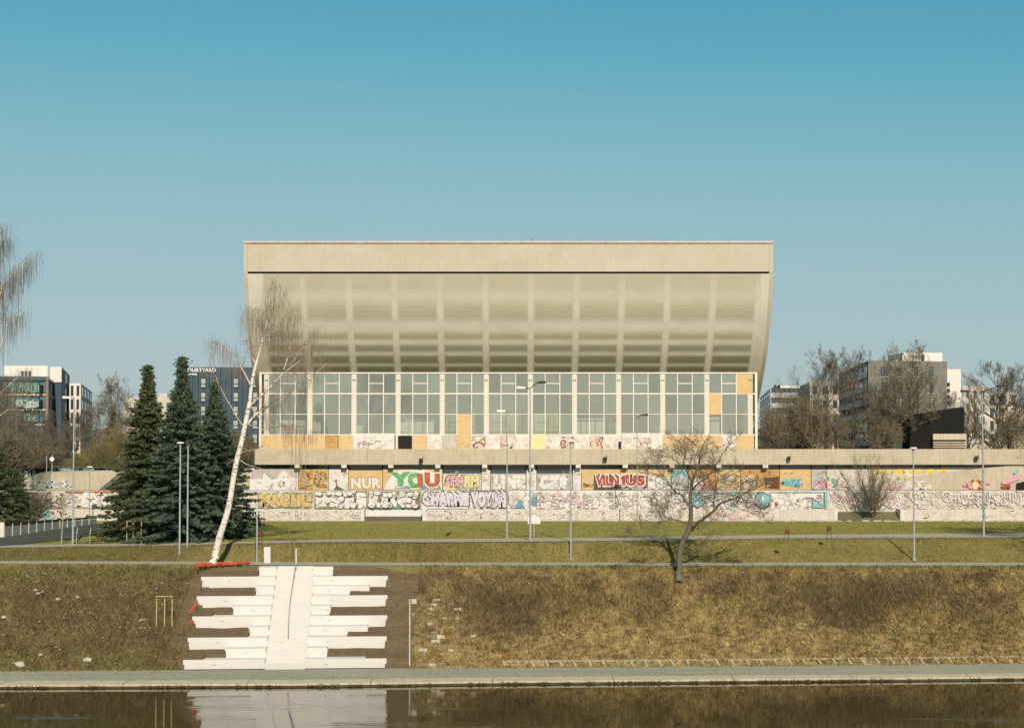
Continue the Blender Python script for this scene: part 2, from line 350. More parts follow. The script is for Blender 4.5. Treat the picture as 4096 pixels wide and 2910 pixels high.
# colours of ground cover as a function of place (linear albedo)
def cov(px, s):
    """bank cover colour: px photo column, s = 0 foot .. 1 top"""
    px = np.asarray(px, float); s = np.asarray(s, float)
    gold = np.array([0.285, 0.195, 0.078]); brn = np.array([0.135, 0.093, 0.043]); grn = np.array([0.135, 0.128, 0.038]); oli = np.array([0.185, 0.140, 0.058])
    n1 = vn(px / 60, s * 7, 1.0, 4); n2 = vn(px / 22 + 9, s * 18, 1.0, 3); n3 = vn(px / 150 + 40, s * 4, 1.0, 3)
    right = sstep(1600, 1680, px)
    dark = .65 * sstep(.50, .86, s + (n1 - .5) * .9) * (1 - sstep(.90, .97, s)) * right
    for cx, cs, wx, ws, k in ((2010, .55, 170, .30, 1.0), (3420, .52, 190, .20, .95), (3180, .60, 110, .14, .6), (3560, .78, 260, .16, .8), (2620, .62, 90, .14, .45), (3950, .5, 160, .3, .6), (1980, .4, 60, .1, .5)):
        dark = np.maximum(dark, k * np.exp(-((px - cx) / wx) ** 4 - ((s - cs) / ws) ** 4) * (0.65 + .7 * n2))
    w = np.clip(dark + (n1 - .50) * 1.5, 0, 1)[..., None]
    base = gold * (1 - n3[..., None] * .5) + oli * n3[..., None] * .5
    cR = base * (1 - w) + brn * w
    wl = np.clip(.30 + (n1 - .5) * 2.6, 0, 1)[..., None]
    wt = np.clip(sstep(.78, 1.0, s + (n2 - .5) * .3) * .8 + sstep(.25, .02, s) * (n3 - .2), 0, 1)[..., None]
    cL = oli * .82 * (1 - wl) + brn * .95 * wl; cL = cL * (1 - wt) + grn * wt * 1.0
    c = cL * (1 - right[..., None]) + cR * right[..., None]
    tg = (sstep(.93, .99, s))[..., None]
    c = c * (1 - tg) + (grn * .75 + gold * .30) * tg
    n4 = vn(px / 26 + 3, s * 60, 1.0, 2); rows = 1 + right * sstep(.62, .3, s) * (n4 - .5) * 1.1; n5 = vn(px / 9 + 70, s * 34, 1.0, 2)
    return c * ((0.42 + .70 * n2 + .42 * n5) * rows)[..., None]
def bank_z(x, s):
    """height of the bank surface at fraction s"""
    return ZP + (Z1 - ZP) * (s ** .97)
def bank_y(x, s): return lerp(yat(L_prom, x), yat(L_p1n, x), s)
# bank sheet
nx, ns = 700, 60
xs = np.linspace(-130, 130, nx); ss = np.linspace(0, 1, ns)
GX, GS = np.meshgrid(xs, ss, indexing='ij')
YA = np.interp(xs, XS, L_prom)[:, None]; YBk = np.interp(xs, XS, L_p1n)[:, None]
GY = YA + (YBk - YA) * GS; GZ = ZP + (Z1 - ZP) * GS ** .97
edge = np.minimum(1, np.minimum(GS, 1 - GS) * 9)
GZ = GZ + (vn(GX, GY, .5, 4) - .5) * .55 * edge
inst = ((GX > st_x0 + .3) & (GX < st_x1 + 2.05))
GZ = np.where(inst, GZ - 1.6 * np.minimum(1, edge * 1.5), GZ)
PXg = 2048 + GX / GY * F
Cg = cov(PXg, GS) * .9
me = bpy.data.meshes.new('river_bank'); idx = np.arange(nx * ns).reshape(nx, ns)
fc = np.stack([idx[:-1, :-1], idx[1:, :-1], idx[1:, 1:], idx[:-1, 1:]], -1).reshape(-1, 4)
me.from_pydata(np.stack([GX, GY, GZ], -1).reshape(-1, 3).tolist(), [], fc.tolist())
a = me.color_attributes.new('Col', 'FLOAT_COLOR', 'POINT'); a.data.foreach_set('color', np.concatenate([Cg.reshape(-1, 3), np.ones((nx * ns, 1))], 1).astype(np.float32).ravel())
me.materials.append(M_ATTR); me.polygons.foreach_set('use_smooth', [True] * len(fc))
ob = bpy.data.objects.new('river_bank', me); COL.objects.link(ob); tag(ob, kind='structure')

def blades(name, n, posf, h, w, colf, lean=.5, jit=.35):
    x, y, z, a, b = posf(n); n = len(x)
    hh = h[0] + (h[1] - h[0]) * rng.random(n) ** 1.6; ww = w[0] + (w[1] - w[0]) * rng.random(n)
    th = rng.random(n) * 2 * np.pi; lx = (rng.random(n) - .5) * 2 * lean; ly = (rng.random(n) - .5) * 2 * lean
    base = np.stack([x, y, z], 1); s = np.stack([np.cos(th), np.sin(th), 0 * th], 1) * ww[:, None] / 2
    tip = base + np.stack([lx * hh, ly * hh, hh * (1 - .3 * (lx * lx + ly * ly))], 1)
    V = np.stack([base - s - [0, 0, .03], base + s - [0, 0, .03], tip], 1).reshape(-1, 3)
    c = colf(a, b) * (1 + (rng.random(n)[:, None] - .45) * 2 * jit)
    return tri_cloud(name, V, np.repeat(np.clip(c, .01, .8), 3, 0))
def bank_pos(n):
    px = rng.random(n) * 6600 - 1250; s = rng.random(n)
    x = (px - 2048) / F * (118 + 13 * s)
    ya = np.interp(x, XS, L_prom); yb = np.interp(x, XS, L_p1n); y = ya + (yb - ya) * s
    z = ZP + (Z1 - ZP) * s ** .97 + (vn(x, y, .5, 4) - .5) * .55 * np.minimum(1, np.minimum(s, 1 - s) * 9)
    keep = ~((x > st_x0 + .1 - .2 * rng.random(n)) & (x < st_x1 + 2.1 + .3 * rng.random(n)))
    cl = vn(px / 14, s * 26, 1, 2); keep &= (rng.random(n) < .25 + 1.3 * np.clip(cl - .35, 0, 1) * 1.6) & ((s > .93) | (s < .98))
    x, y, z, px, s = (q[keep] for q in (x, y, z, px, s)); return x, y, z, px, s
o = blades('dry_grass', 395000, bank_pos, (.08, .36), (.06, .15), cov, .9, .5); tag(o, kind='stuff')
# dead weed stalks standing in clumps on the bank
def weed_pos(n):
    cx = rng.choice([2010, 2080, 1930, 3420, 3480, 3380, 3560, 3250, 3180, 2600, 3900, 3700, 2350, 600, 450, 250, 150, 700, 3000, 1800, 2200], n)
    px = cx + rng.normal(0, 70, n); s = np.clip(np.where(cx < 800, rng.normal(.5, .25, n), rng.normal(.6, .16, n)), .03, .95)
    x = (px - 2048) / F * (118 + 13 * s); ya = np.interp(x, XS, L_prom); yb = np.interp(x, XS, L_p1n); y = ya + (yb - ya) * s
    z = ZP + (Z1 - ZP) * s ** .97
    k = ~((x > st_x0 - .1) & (x < st_x1 + 2.3)); return x[k], y[k], z[k], px[k], s[k]
o = blades('dead_weeds', 17000, weed_pos, (.35, .95), (.03, .07), lambda a, b: np.tile([.13, .092, .045], (len(a), 1)), .7, .5); tag(o, kind='stuff')

def quay_weeds(n):
    x = rng.uniform(-62, 62, n); k = vn(x, x * 0, 1.1, 3) > .47; x = x[k]; y = np.interp(x, XS, L_water) + .02; return x, y - .02, np.full(len(x), ZP - .16) + rng.uniform(-.08, .1, len(x)), x, y
o = blades('quay_weeds', 9000, quay_weeds, (.05, .2), (.05, .12), lambda a, b: np.tile([.13, .10, .045], (len(a), 1)), 1.4, .6); tag(o, kind='stuff')
def foot_weeds(n):
    x = rng.uniform(-62, 62, n); x = x[((x < st_x0) | (x > st_x1 + 2.4)) & (vn(x, x * 0 + 5, .8, 3) > .42)]; y = np.interp(x, XS, L_prom) - rng.random(len(x)) ** 2 * .5; return x, y, np.full(len(x), ZP), x, y
o = blades('kerb_weeds', 9000, foot_weeds, (.05, .2), (.05, .12), lambda a, b: np.tile([.22, .18, .07], (len(a), 1)), 1.2, .6); tag(o, kind='stuff')
# the grassy slope between the two paths
strip_o = None
def field(name, La, Lb, za, zb, nx, ns, colf, amp):
    xs = np.linspace(-130, 130, nx); ss = np.linspace(0, 1, ns); X, S = np.meshgrid(xs, ss, indexing='ij')
    ya = np.interp(xs, XS, La)[:, None]; yb = np.interp(xs, XS, Lb)[:, None]; Y = ya + (yb - ya) * S
    ZA = za if za is not None else zlv(X, Y); ZB = zb if zb is not None else zlv(X, Y)
    Z = ZA + (ZB - ZA) * S + (vn(X, Y, .6, 3) - .5) * amp * np.minimum(1, np.minimum(S, 1 - S) * 8)
    C = colf(X, Y, S); idx = np.arange(nx * ns).reshape(nx, ns); me = bpy.data.meshes.new(name)
    fc = np.stack([idx[:-1, :-1], idx[1:, :-1], idx[1:, 1:], idx[:-1, 1:]], -1).reshape(-1, 4)
    me.from_pydata(np.stack([X, Y, Z], -1).reshape(-1, 3).tolist(), [], fc.tolist())
    a = me.color_attributes.new('Col', 'FLOAT_COLOR', 'POINT'); a.data.foreach_set('color', np.concatenate([C.reshape(-1, 3), np.ones((nx * ns, 1))], 1).astype(np.float32).ravel())
    me.materials.append(M_ATTR); o = bpy.data.objects.new(name, me); COL.objects.link(o); tag(o, kind='structure'); return o
def slope_col(X, Y, S):
    n1 = vn(X, Y, .7, 4)[..., None]; n2 = vn(X, Y, 3.5, 3)[..., None]; n3 = vn(X + 50, Y, .12, 2)[..., None]
    c = np.array([.225, .165, .058]) * (1 - n1) + np.array([.165, .150, .045]) * n1
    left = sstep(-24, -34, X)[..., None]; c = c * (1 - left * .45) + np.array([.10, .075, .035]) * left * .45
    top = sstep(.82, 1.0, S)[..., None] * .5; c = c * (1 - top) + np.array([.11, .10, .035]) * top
    return c * (.66 + .5 * n2 + .2 * n3)
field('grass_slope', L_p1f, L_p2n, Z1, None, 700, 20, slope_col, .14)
def slope_pos(n):
    x = rng.random(n) * 140 - 70; s = rng.random(n); ya = np.interp(x, XS, L_p1f); yb = np.interp(x, XS, L_p2n); y = ya + (yb - ya) * s
    return x, y, Z1 + (zlv(x, y) - Z1) * s, x, y
o = blades('slope_grass', 110000, slope_pos, (.05, .22), (.04, .09), lambda a, b: slope_col(a, b, np.full(len(a), .4)), .9, .5); tag(o, kind='stuff')
strip('footpath', L_p1n - .1, L_p1f + .1, Z1 + .03, Z1 + .03, path_m)
strip('footpath', L_p2n - .1, L_p2f + .1, None, None, path_m)
L_wall = np.full_like(XS, 172.6)
def lawn_col(X, Y, S):
    n1 = vn(X, Y * 2.5, .35, 4)[..., None]; n2 = vn(X, Y, 2.2, 3)[..., None]
    c = np.array([.190, .176, .036]) * (1 - n1) + np.array([.250, .208, .06]) * n1
    e = sstep(.86, .97, S + (n1[..., 0] - .5) * .15)[..., None]; wp = sstep(.56, .74, vn(X, Y * 1.6, .16, 4))[..., None] * .55; c = c * (1 - wp) + np.array([.235, .185, .075]) * wp; c = c * (1 - e) + np.array([.26, .22, .13]) * e
    return c * (.74 + .5 * n2)
field('lawn', L_p2f, L_wall, None, None, 500, 40, lawn_col, .05)
def lawn_pos(n):
    x = rng.random(n) * 130 - 65; s = rng.random(n) * .9; ya = np.interp(x, XS, L_p2f); y = ya + (172 - ya) * s; 
    k = ~((x < -36) & (y < 150)); return x[k], y[k], zlv(x[k], y[k]), x[k], y[k]
o = blades('lawn_grass', 90000, lawn_pos, (.04, .13), (.05, .12), lambda a, b: lawn_col(a, b, np.full(len(a), .3)), .9, .45); tag(o, kind='stuff')
# asphalt drive coming in at the left, dark colour standing in for shadow
dr = MB(); V = []; lift = Vector((0, 0, .06))
near = [(-300, 2196), (-100, 2190), (0, 2184), (75, 2178), (150, 2170), (225, 2163), (300, 2154), (360, 2142), (420, 2130), (490, 2112), (560, 2096)]
farr = [(-300, 2165), (-100, 2156), (0, 2150), (60, 2143), (120, 2134), (175, 2123), (230, 2113), (305, 2104), (380, 2097), (450, 2093), (520, 2090)]
for (a, b), (c, d) in zip(near, farr):
    for k in range(9): V.append(GL(lerp(a, c, k / 8), lerp(b, d, k / 8)) + lift)
tag(dr.add(V, [(i * 9 + k, i * 9 + 9 + k, i * 9 + 10 + k, i * 9 + k + 1) for i in range(10) for k in range(8)]).build('road', asphalt), kind='structure')
# ground behind the plaza, to the horizon
far_ground = mat('far_ground', (0.14, 0.125, 0.055), (0.10, 0.085, 0.045), 0.15, 1.0)
ZG = H - 3.0
tag(MB().add([(-2500, 186, ZG), (2500, 186, ZG), (2500, 5000, ZG), (-2500, 5000, ZG)], [(0, 1, 2, 3)]).build('ground', far_ground), kind='structure')
for sx in (-1, 1):                       # land beside the modelled strips
    x0, x1 = sorted((sx * 130, sx * 400))
    tag(MB().add([(x0, 118, ZP), (x1, 118, ZP), (x1, 133, Z1), (x0, 133, Z1), (x0, 139, Z2), (x1, 139, Z2), (x0, 172.6, Z2), (x1, 172.6, Z2)], [(0, 1, 2, 3), (3, 2, 5, 4), (4, 5, 7, 6)]).build('ground', far_ground), kind='structure')

# ================================================================== WHITE STAIR DOWN THE BANK
zz = lambda a: 700 + a / 2.137
stair = empty('riverside_stair', P(1130, 2672, 118.3), 'white concrete stepped terrace going down the grass bank to the promenade', 'stair')
EL = [722, 232, 695, 195, 503, 157, 640, 118, 440, 78]
ER = [1350, 1815, 1657, 1812, 1327, 1810, 1643, 1805, 1298, 1803]
TL = [722, 710, 695, 683, 503, 325, 640, 627, 440, 250]
TR = [1350, 1350, 1657, 1493, 1327, 1322, 1643, 1472, 1298, 1630]
YE = [250, 313, 398, 482, 572, 663, 750, 847, 940, 1040]
CLp = [875, 865, 855, 845, 832, 822, 808, 797, 785, 775]
CRp = [1182, 1180, 1172, 1165, 1158, 1150, 1140, 1130, 1122, 1115]
def seg_box(mb, xa, xb, k0, k1, z0, z1, off=0.0):     # block following the skewed contour, front at k0, back at k1 (y functions)
    a = (xa, stair_y(k0, xa) + off); b = (xb, stair_y(k0, xb) + off); c = (xb, stair_y(k1, xb) + off); d = (xa, stair_y(k1, xa) + off)
    mb.prism([a, b, c, d], z0, z1)
levels = []
for k in range(10):
    ztop = SZB + (10 - k) * DZ; yk = stair_y(k, -20)
    xl = XX(zz(EL[k]), yk, 2150 + YE[k] / 2.137); xr = XX(zz(ER[k]), yk, 2150 + YE[k] / 2.137)
    tl = XX(zz(TL[k]), yk + .7, 2150 + YE[k] / 2.137); tr = XX(zz(TR[k]), yk + .7, 2150 + YE[k] / 2.137)
    cl = XX(zz(CLp[k]), yk + .4, 2150 + YE[k] / 2.137); cr = XX(zz(CRp[k]), yk + .4, 2150 + YE[k] / 2.137)
    levels.append((ztop, xl, xr, tl, tr, cl, cr))
for k, (ztop, xl, xr, tl, tr, cl, cr) in enumerate(levels):
    zb = ztop - DZ - (.55 if k < 9 else 0.03)
    for side in (-1, 1):
        wa, wb = (xl, cl) if side < 0 else (cr, xr); ta, tb = (tl, cl) if side < 0 else (cr, tr)
        m = MB(); seg_box(m, wa, wb, k, k - .17, zb, ztop)
        m.build('terrace_wall', conc_white, stair)
        if tb - ta > .3:
            m = MB(); a = k - .175; seg_box(m, ta, tb, a, k - 1.02, ztop - .25, ztop - .012); m.build('terrace_slab', conc_white, stair)
    for j in range(5):                                # five steps to each terrace
        h1 = min(ztop + (1.6 - j) * DZ / 5, levels[0][0] + .004)
        m = MB(); seg_box(m, cl + .01, cr - .01, k - .8 + j * .2 + 0.0, k - .99 + j * .2, h1 - DZ / 5 - .6, h1)
        m.build('step', conc_joint, stair)
# small wall lamps recessed in the risers
for k in range(1, 10):
    ztop, xl, xr, tl, tr, cl, cr = levels[k]
    for x in ((xl * .62 + cl * .38) if k % 2 else (cl - 1.6), (cr + 1.5) if k % 2 == 0 else (xr - 5.0)):
        y = stair_y(k, x); m = MB().box(x - .14, x + .14, y - .012 - .02, y + .03, ztop - .42, ztop - .36); m.build('wall_lamp', paint_grey, stair)
# soil beds between the long walls
def soil_bed(x0, x1, k0, k1, z0, z1):
    m = MB(); n = 14; V = []; Fc = []
    for i in range(n + 1):
        x = lerp(x0, x1, i / n); w = (noise.noise(Vector((x * .5, k0, 2))) * .07)
        V += [(x, stair_y(k0, x) - .0, z0 + w), (x, stair_y((k0 + k1) / 2, x), (z0 + z1) / 2 + .05 + w), (x, stair_y(k1, x) , z1), (x, stair_y(k1, x) , z1 - 1.2)]
    for i in range(n):
        for j in range(3): Fc.append((4 * i + j, 4 * i + j + 1, 4 * i + j + 5, 4 * i + j + 4)[::-1])
    return m.add(V, Fc)
for side in (-1, 1):
    prev = 0
    prof_k = [(-.32, Z1 - .06)]
    for k in (1, 3, 5, 7, 9): zt_ = levels[k][0]; prof_k += [(k - .9, zt_ + .16), (k - .25, zt_ - .12), (k + .12, zt_ - .42), (k + .5, zt_ - DZ * 1.15)]
    prof_k = prof_k[:-2] + [(9.0, ZP + .35), (9.12, ZP - .1)]
    V = []; Fc = []; nn = 6
    for kk, zc in prof_k:
        xi = np.interp(kk, [1, 3, 5, 7, 9], [levels[q][1 if side < 0 else 2] for q in (1, 3, 5, 7, 9)]) - side * .12
        xo = (st_x0 - 1.3) if side < 0 else (st_x1 + 2.3)
        for i in range(nn + 1): x = lerp(xi, xo, i / nn); V.append((x, stair_y(kk, x), zc + .1 * noise.noise(Vector((x, kk * 2, 5)))))
    for a in range(len(prof_k) - 1):
        for i in range(nn): b = a * (nn + 1) + i; Fc.append((b, b + 1, b + nn + 2, b + nn + 1))
    tag(MB().add(V, Fc).build('soil_bank', soil), kind='structure')
    for k in (1, 3, 5, 7, 9):
        ztop, xl, xr, tl, tr, cl, cr = levels[k]
        za = levels[k - 2][0] - DZ - .24 if k > 1 else Z1 - .08
        kb = k - 2 if k > 1 else -.32
        pv = levels[k - 1]; ia = pv[1] + .02 if side < 0 else pv[2] - .02; ib = tl + .02 if side < 0 else tr - .02
        zm_ = lerp(za, ztop - .05, .5) + .05; kmid = (k - 1) if k > 1 else .0
        outer = xl - .02 if side < 0 else xr + .02
        for q0, q1, w0, w1, inner in ((kb, kmid, za, zm_, ia), (kmid, k - .17, zm_, ztop - .05, ib)):
            m = soil_bed(min(outer, inner), max(outer, inner), q0, q1, w0, w1); tag(m.build('soil_bed', soil), kind='structure')
# front soil beside the lowest walls
# handrail down the middle
hr = []
for px, py, k in ((1184, 2252, 0), (1178, 2290, .8), (1170, 2340, 2), (1160, 2410, 4), (1155, 2480, 5.6), (1154, 2545, 7)):
    p = P(px, py, stair_y(k, -19.8)); hr.append(p)
m = MB().tube(hr, .045, 6, True); m.build('handrail', galv, stair)
for i in range(4):
    a = hr[i]; zt = SZB + (10 - (0, .8, 2, 4, 5.6, 7)[i]) * DZ
    MB().tube([a, (a.x, a.y, zt - .3)], .035, 5, True).build('handrail_post', lamp_dark, stair)
# joints between paving
# kerb beside the soil strip and its frame of grown-over slabs
def bank_pt(px, py):
    lo, hi = 0.0, 1.0
    for _ in range(30):
        s = (lo + hi) / 2; x = (px - 2048) / F * 124; y = bank_y(x, s); z = ZP + (Z1 - ZP) * s ** .97
        p = P(px, py, y)
        if p.z > z: lo = s
        else: hi = s
    return P(px, py, bank_y((px - 2048) / F * 124, s)), s
kb = [bank_pt(1638, y)[0] for y in (2402, 2440, 2500, 2560, 2620, 2664)]
m = MB()
for a, b in zip(kb, kb[1:]): m.prism([(a.x - .05, a.y), (a.x + .07, a.y), (b.x + .07, b.y), (b.x - .05, b.y)], [a.z - .3, a.z - .3, b.z - .3, b.z - .3], [a.z + .16, a.z + .16, b.z + .16, b.z + .16])
tag(m.build('kerb', stone_pale), 'thin pale kerb running down the bank right of the white stair', 'kerb')
fr = empty('slab_revetment', bank_pt(1730, 2660)[0], 'overgrown rows of pale stone slabs beside the kerb on the bank', 'stone slabs')
r2 = random.Random(4)
for row in range(15):
    py = 2400 + row * 18.3; x = 1644
    while x < (1832 if row < 6 else 1880 if row < 12 else 1760):
        w = r2.uniform(20, 42)
        if r2.random() < .34:
            p, s = bank_pt(x + w / 2, py); hw = w / F * 122 / 2 - .04
            MB().prism([(p.x - hw, p.y - .12), (p.x + hw, p.y - .12), (p.x + hw - .03, p.y + .22), (p.x - hw + .02, p.y + .2)], p.z - .3, p.z + r2.uniform(.08, .2)).build('slab', conc_pod if r2.random() < .35 else mat('mossy_stone', (.26, .21, .12), (.18, .14, .08), 3), fr)
        x += w
ed = empty('concrete_edging', bank_pt(3000, 2655)[0], 'long low concrete frame of grassy cells along the foot of the bank', 'edging')
def ed_line(px): return pw(px, [(2000, 2646), (2900, 2640), (4096, 2628)])
prev = None; px = 2010; i = 0
while px < 4700:
    p = bank_pt(px, ed_line(px))[0]
    if prev is not None:
        a, b = prev, p
        MB().prism([(a.x + .01, a.y - .05), (b.x, b.y - .05), (b.x, b.y + .05), (a.x + .01, a.y + .05)], a.z - .3, (a.z + b.z) / 2 + .13).build('rail', mat('edging_concrete', (.36, .31, .20), (.28, .24, .15), 2), ed)
    if i % 1 == 0:
        y0 = yat(L_prom, p.x); q0 = (p.x + .25, y0 + .05)
        MB().prism([(q0[0] - .09, q0[1]), (q0[0] + .09, q0[1]), (p.x + .09, p.y - .06), (p.x - .09, p.y - .06)], ZP - .2, [ZP + .12, ZP + .12, p.z + .13, p.z + .13]).build('divider', mat('edging_concrete', (.36, .31, .20)), ed)
    prev = p; px += 57 + r2.uniform(-4, 4); i += 1
# rocks
def rock(name, p, sx, sy, sz, seed):
    rr = random.Random(seed); m = MB(); import bmesh
    bm = bmesh.new(); bmesh.ops.create_icosphere(bm, subdivisions=2, radius=1)
    for v in bm.verts:
        d = 1 + .35 * noise.noise(v.co * 1.3 + Vector((seed, 0, 0))); v.co = Vector((v.co.x * sx * d, v.co.y * sy * d, v.co.z * sz * d)) + Vector(p)
    me = bpy.data.meshes.new(name); bm.to_mesh(me); bm.free(); me.materials.append(stone_pale); o = bpy.data.objects.new(name, me); COL.objects.link(o); return o
for i, (px, py, w, lb) in enumerate(((82, 2662, .45, 'large pale boulder at the foot of the bank, nearest the left edge'), (348, 2643, .38, 'pale rounded boulder at the foot of the bank below the staked tree'), (232, 2400, .28, 'broken pale stone in the middle of the bank left of the staked tree'), (15, 2472, .25, 'pale stone half way up the bank at the far left'))):
    p, s = bank_pt(px, py); tag(rock('boulder', (p.x, p.y, p.z + .1), w, w * .8, w * .62, i), lb, 'boulder')
n = 150; m = MB(); rr = random.Random(9)
for i in range(n):
    cx, cy = rr.choice([(120, 2270), (240, 2390), (170, 2350), (280, 2470), (560, 2490), (470, 2370), (410, 2520), (640, 2330), (350, 2420), (500, 2500), (200, 2600), (90, 2500), (690, 2440)])
    px = cx + rr.gauss(0, 55); py = cy + rr.gauss(0, 28)
    if px > 770 or px < -100 or py > 2672 or py < 2268: continue
    p, s = bank_pt(px, py); r = rr.uniform(.04, .12) * (2.0 if rr.random() < .06 else 1); p.z += .08 + r * .5
    m.add([(p.x - r, p.y, p.z), (p.x + r, p.y, p.z + rr.uniform(-.3, .3) * r), (p.x, p.y - r, p.z - r * .4), (p.x, p.y + r, p.z + .2 * r), (p.x + rr.uniform(-.5, .5) * r, p.y, p.z + r * .8)], [(0, 2, 4), (2, 1, 4), (1, 3, 4), (3, 0, 4)])
tag(m.build('rubble', mat('dull_rubble', (.36, .31, .23), (.26, .22, .16), 4)), kind='stuff')
m = MB()
for i in range(60):                                   # a few bright bits of litter on the right bank
    px = rr.uniform(1700, 4090); py = rr.uniform(2290, 2600); p, s = bank_pt(px, py); r = rr.uniform(.02, .05)
    m.box(p.x - r, p.x + r, p.y - r, p.y, p.z + .1, p.z + .1 + r)
tag(m.build('litter', paint_white), kind='stuff')
# ================================================================== CONCERT HALL
YG = 186.0                                            # glass line
XG0 = XX(1037, YG, 1640); XG1 = XX(3029, YG, 1640)
bayx = [XX(1063 + 176.45 * i, YG, 1640) for i in range(12)]
BAY = bayx[1] - bayx[0]
XL, XR = -33.9, 33.0
DECK = H - 0.62
hall = empty('concert_hall', (0, YG, DECK), 'huge abandoned concrete hall with a curved overhanging front above a long glazed foyer', 'concert hall')
def shell_mat():
    m = bpy.data.materials.new('ghosted_shell_concrete'); m.use_nodes = True; n = m.node_tree; bs = n.nodes['Principled BSDF']; bs.inputs['Roughness'].default_value = .9
    L = n.links.new; N = n.nodes.new
    tc = N('ShaderNodeTexCoord'); sp = N('ShaderNodeSeparateXYZ'); L(tc.outputs['Object'], sp.inputs[0])
    wob = N('ShaderNodeTexNoise'); wob.inputs['Scale'].default_value = .45; wob.inputs['Detail'].default_value = 6; L(tc.outputs['Object'], wob.inputs['Vector'])
    # vertical ribs: distance from bay line
    s = N('ShaderNodeMath'); s.operation = 'SUBTRACT'; L(sp.outputs['X'], s.inputs[0]); s.inputs[1].default_value = bayx[0] - BAY / 2
    d = N('ShaderNodeMath'); d.operation = 'DIVIDE'; L(s.outputs[0], d.inputs[0]); d.inputs[1].default_value = BAY
    fr = N('ShaderNodeMath'); fr.operation = 'FRACT'; L(d.outputs[0], fr.inputs[0])
    rx = N('ShaderNodeValToRGB'); e = rx.color_ramp.elements; e[0].position = .40; e[0].color = (0, 0, 0, 1); e[1].position = .455; e[1].color = (1, 1, 1, 1)
    for p, v in ((.545, 1), (.60, 0)): q = e.new(p); q.color = (v, v, v, 1)
    L(fr.outputs[0], rx.inputs[0])
    z0, z1 = ZZ(1500, 184), ZZ(1088, 179)
    mz = N('ShaderNodeMapRange'); mz.inputs['From Min'].default_value = z0; mz.inputs['From Max'].default_value = z1; L(sp.outputs['Z'], mz.inputs['Value'])
    def zpos(py):
        Y = pw(py, PROFPX); return (ZZ(py, Y) - z0) / (z1 - z0)
    rz = N('ShaderNodeValToRGB'); st = []
    for c, w, v in ((1459, 6, .7), (1414, 8, .8), (1368, 10, .9), (1306, 22, 1.0), (1188, 24, .5)):
        st += [(zpos(c + w * 1.7), 0.0), (zpos(c + w * .5), v), (zpos(c - w * .5), v), (zpos(c - w * 1.7), 0.0)]
    e = rz.color_ramp.elements; e[0].position = st[0][0]; e[0].color = (0, 0, 0, 1); e[1].position = st[-1][0]; e[1].color = (0, 0, 0, 1)
    for p, v in st[1:-1]: q = e.new(max(0, min(1, p))); q.color = (v, v, v, 1)
    L(mz.outputs[0], rz.inputs[0])
    # vertical ribs fade upward
    rv = N('ShaderNodeValToRGB'); e = rv.color_ramp.elements; e[0].position = zpos(1230); e[0].color = (1, 1, 1, 1); e[1].position = zpos(1110); e[1].color = (.25, .25, .25, 1); L(mz.outputs[0], rv.inputs[0])
    mv = N('ShaderNodeMath'); mv.operation = 'MULTIPLY'; L(rx.outputs[0], mv.inputs[0]); L(rv.outputs[0], mv.inputs[1])
    mm = N('ShaderNodeMath'); mm.operation = 'MAXIMUM'; L(mv.outputs[0], mm.inputs[0]); L(rz.outputs[0], mm.inputs[1])
    # side bands plain
    ab = N('ShaderNodeMapRange'); ab.inputs['From Min'].default_value = 31.2; ab.inputs['From Max'].default_value = 31.7
    aa = N('ShaderNodeMath'); aa.operation = 'ABSOLUTE'; L(sp.outputs['X'], aa.inputs[0]); L(aa.outputs[0], ab.inputs['Value'])
    m3 = N('ShaderNodeMath'); m3.operation = 'MAXIMUM'; L(mm.outputs[0], m3.inputs[0]); L(ab.outputs[0], m3.inputs[1])
    wm = N('ShaderNodeMapRange'); wm.inputs['From Min'].default_value = .3; wm.inputs['From Max'].default_value = .7; wm.inputs['To Min'].default_value = .82; wm.inputs['To Max'].default_value = 1.06; L(wob.outputs['Fac'], wm.inputs['Value'])
    m4 = N('ShaderNodeMath'); m4.operation = 'MULTIPLY'; m4.use_clamp = True; L(m3.outputs[0], m4.inputs[0]); L(wm.outputs[0], m4.inputs[1])
    # olive panel stains; shade under the overhang is painted in lower down
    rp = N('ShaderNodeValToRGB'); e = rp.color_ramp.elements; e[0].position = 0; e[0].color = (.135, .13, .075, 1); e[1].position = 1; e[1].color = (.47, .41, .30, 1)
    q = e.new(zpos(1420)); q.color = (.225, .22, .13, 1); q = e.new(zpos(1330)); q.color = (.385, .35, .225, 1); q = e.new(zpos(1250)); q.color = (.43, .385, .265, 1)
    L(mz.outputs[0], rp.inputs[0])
    st2 = N('ShaderNodeMapping'); st2.inputs['Scale'].default_value = (.8, 1, 1.3); L(tc.outputs['Object'], st2.inputs[0])
    bl = N('ShaderNodeTexNoise'); bl.inputs['Scale'].default_value = .5; bl.inputs['Detail'].default_value = 8; L(st2.outputs[0], bl.inputs['Vector'])
    br = N('ShaderNodeMapRange'); br.inputs['From Min'].default_value = .3; br.inputs['From Max'].default_value = .7; br.inputs['To Min'].default_value = .955; br.inputs['To Max'].default_value = 1.035; L(bl.outputs['Fac'], br.inputs['Value'])
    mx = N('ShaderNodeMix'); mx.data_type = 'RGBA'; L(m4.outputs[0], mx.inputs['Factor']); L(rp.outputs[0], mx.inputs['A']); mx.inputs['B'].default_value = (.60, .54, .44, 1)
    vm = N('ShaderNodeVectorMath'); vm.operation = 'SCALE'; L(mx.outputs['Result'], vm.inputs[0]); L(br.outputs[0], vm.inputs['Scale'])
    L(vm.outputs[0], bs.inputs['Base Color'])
    bp = N('ShaderNodeBump'); bp.inputs['Strength'].default_value = .25; bp.inputs['Distance'].default_value = .05; fn = N('ShaderNodeTexNoise'); fn.inputs['Scale'].default_value = 3; fn.inputs['Detail'].default_value = 8
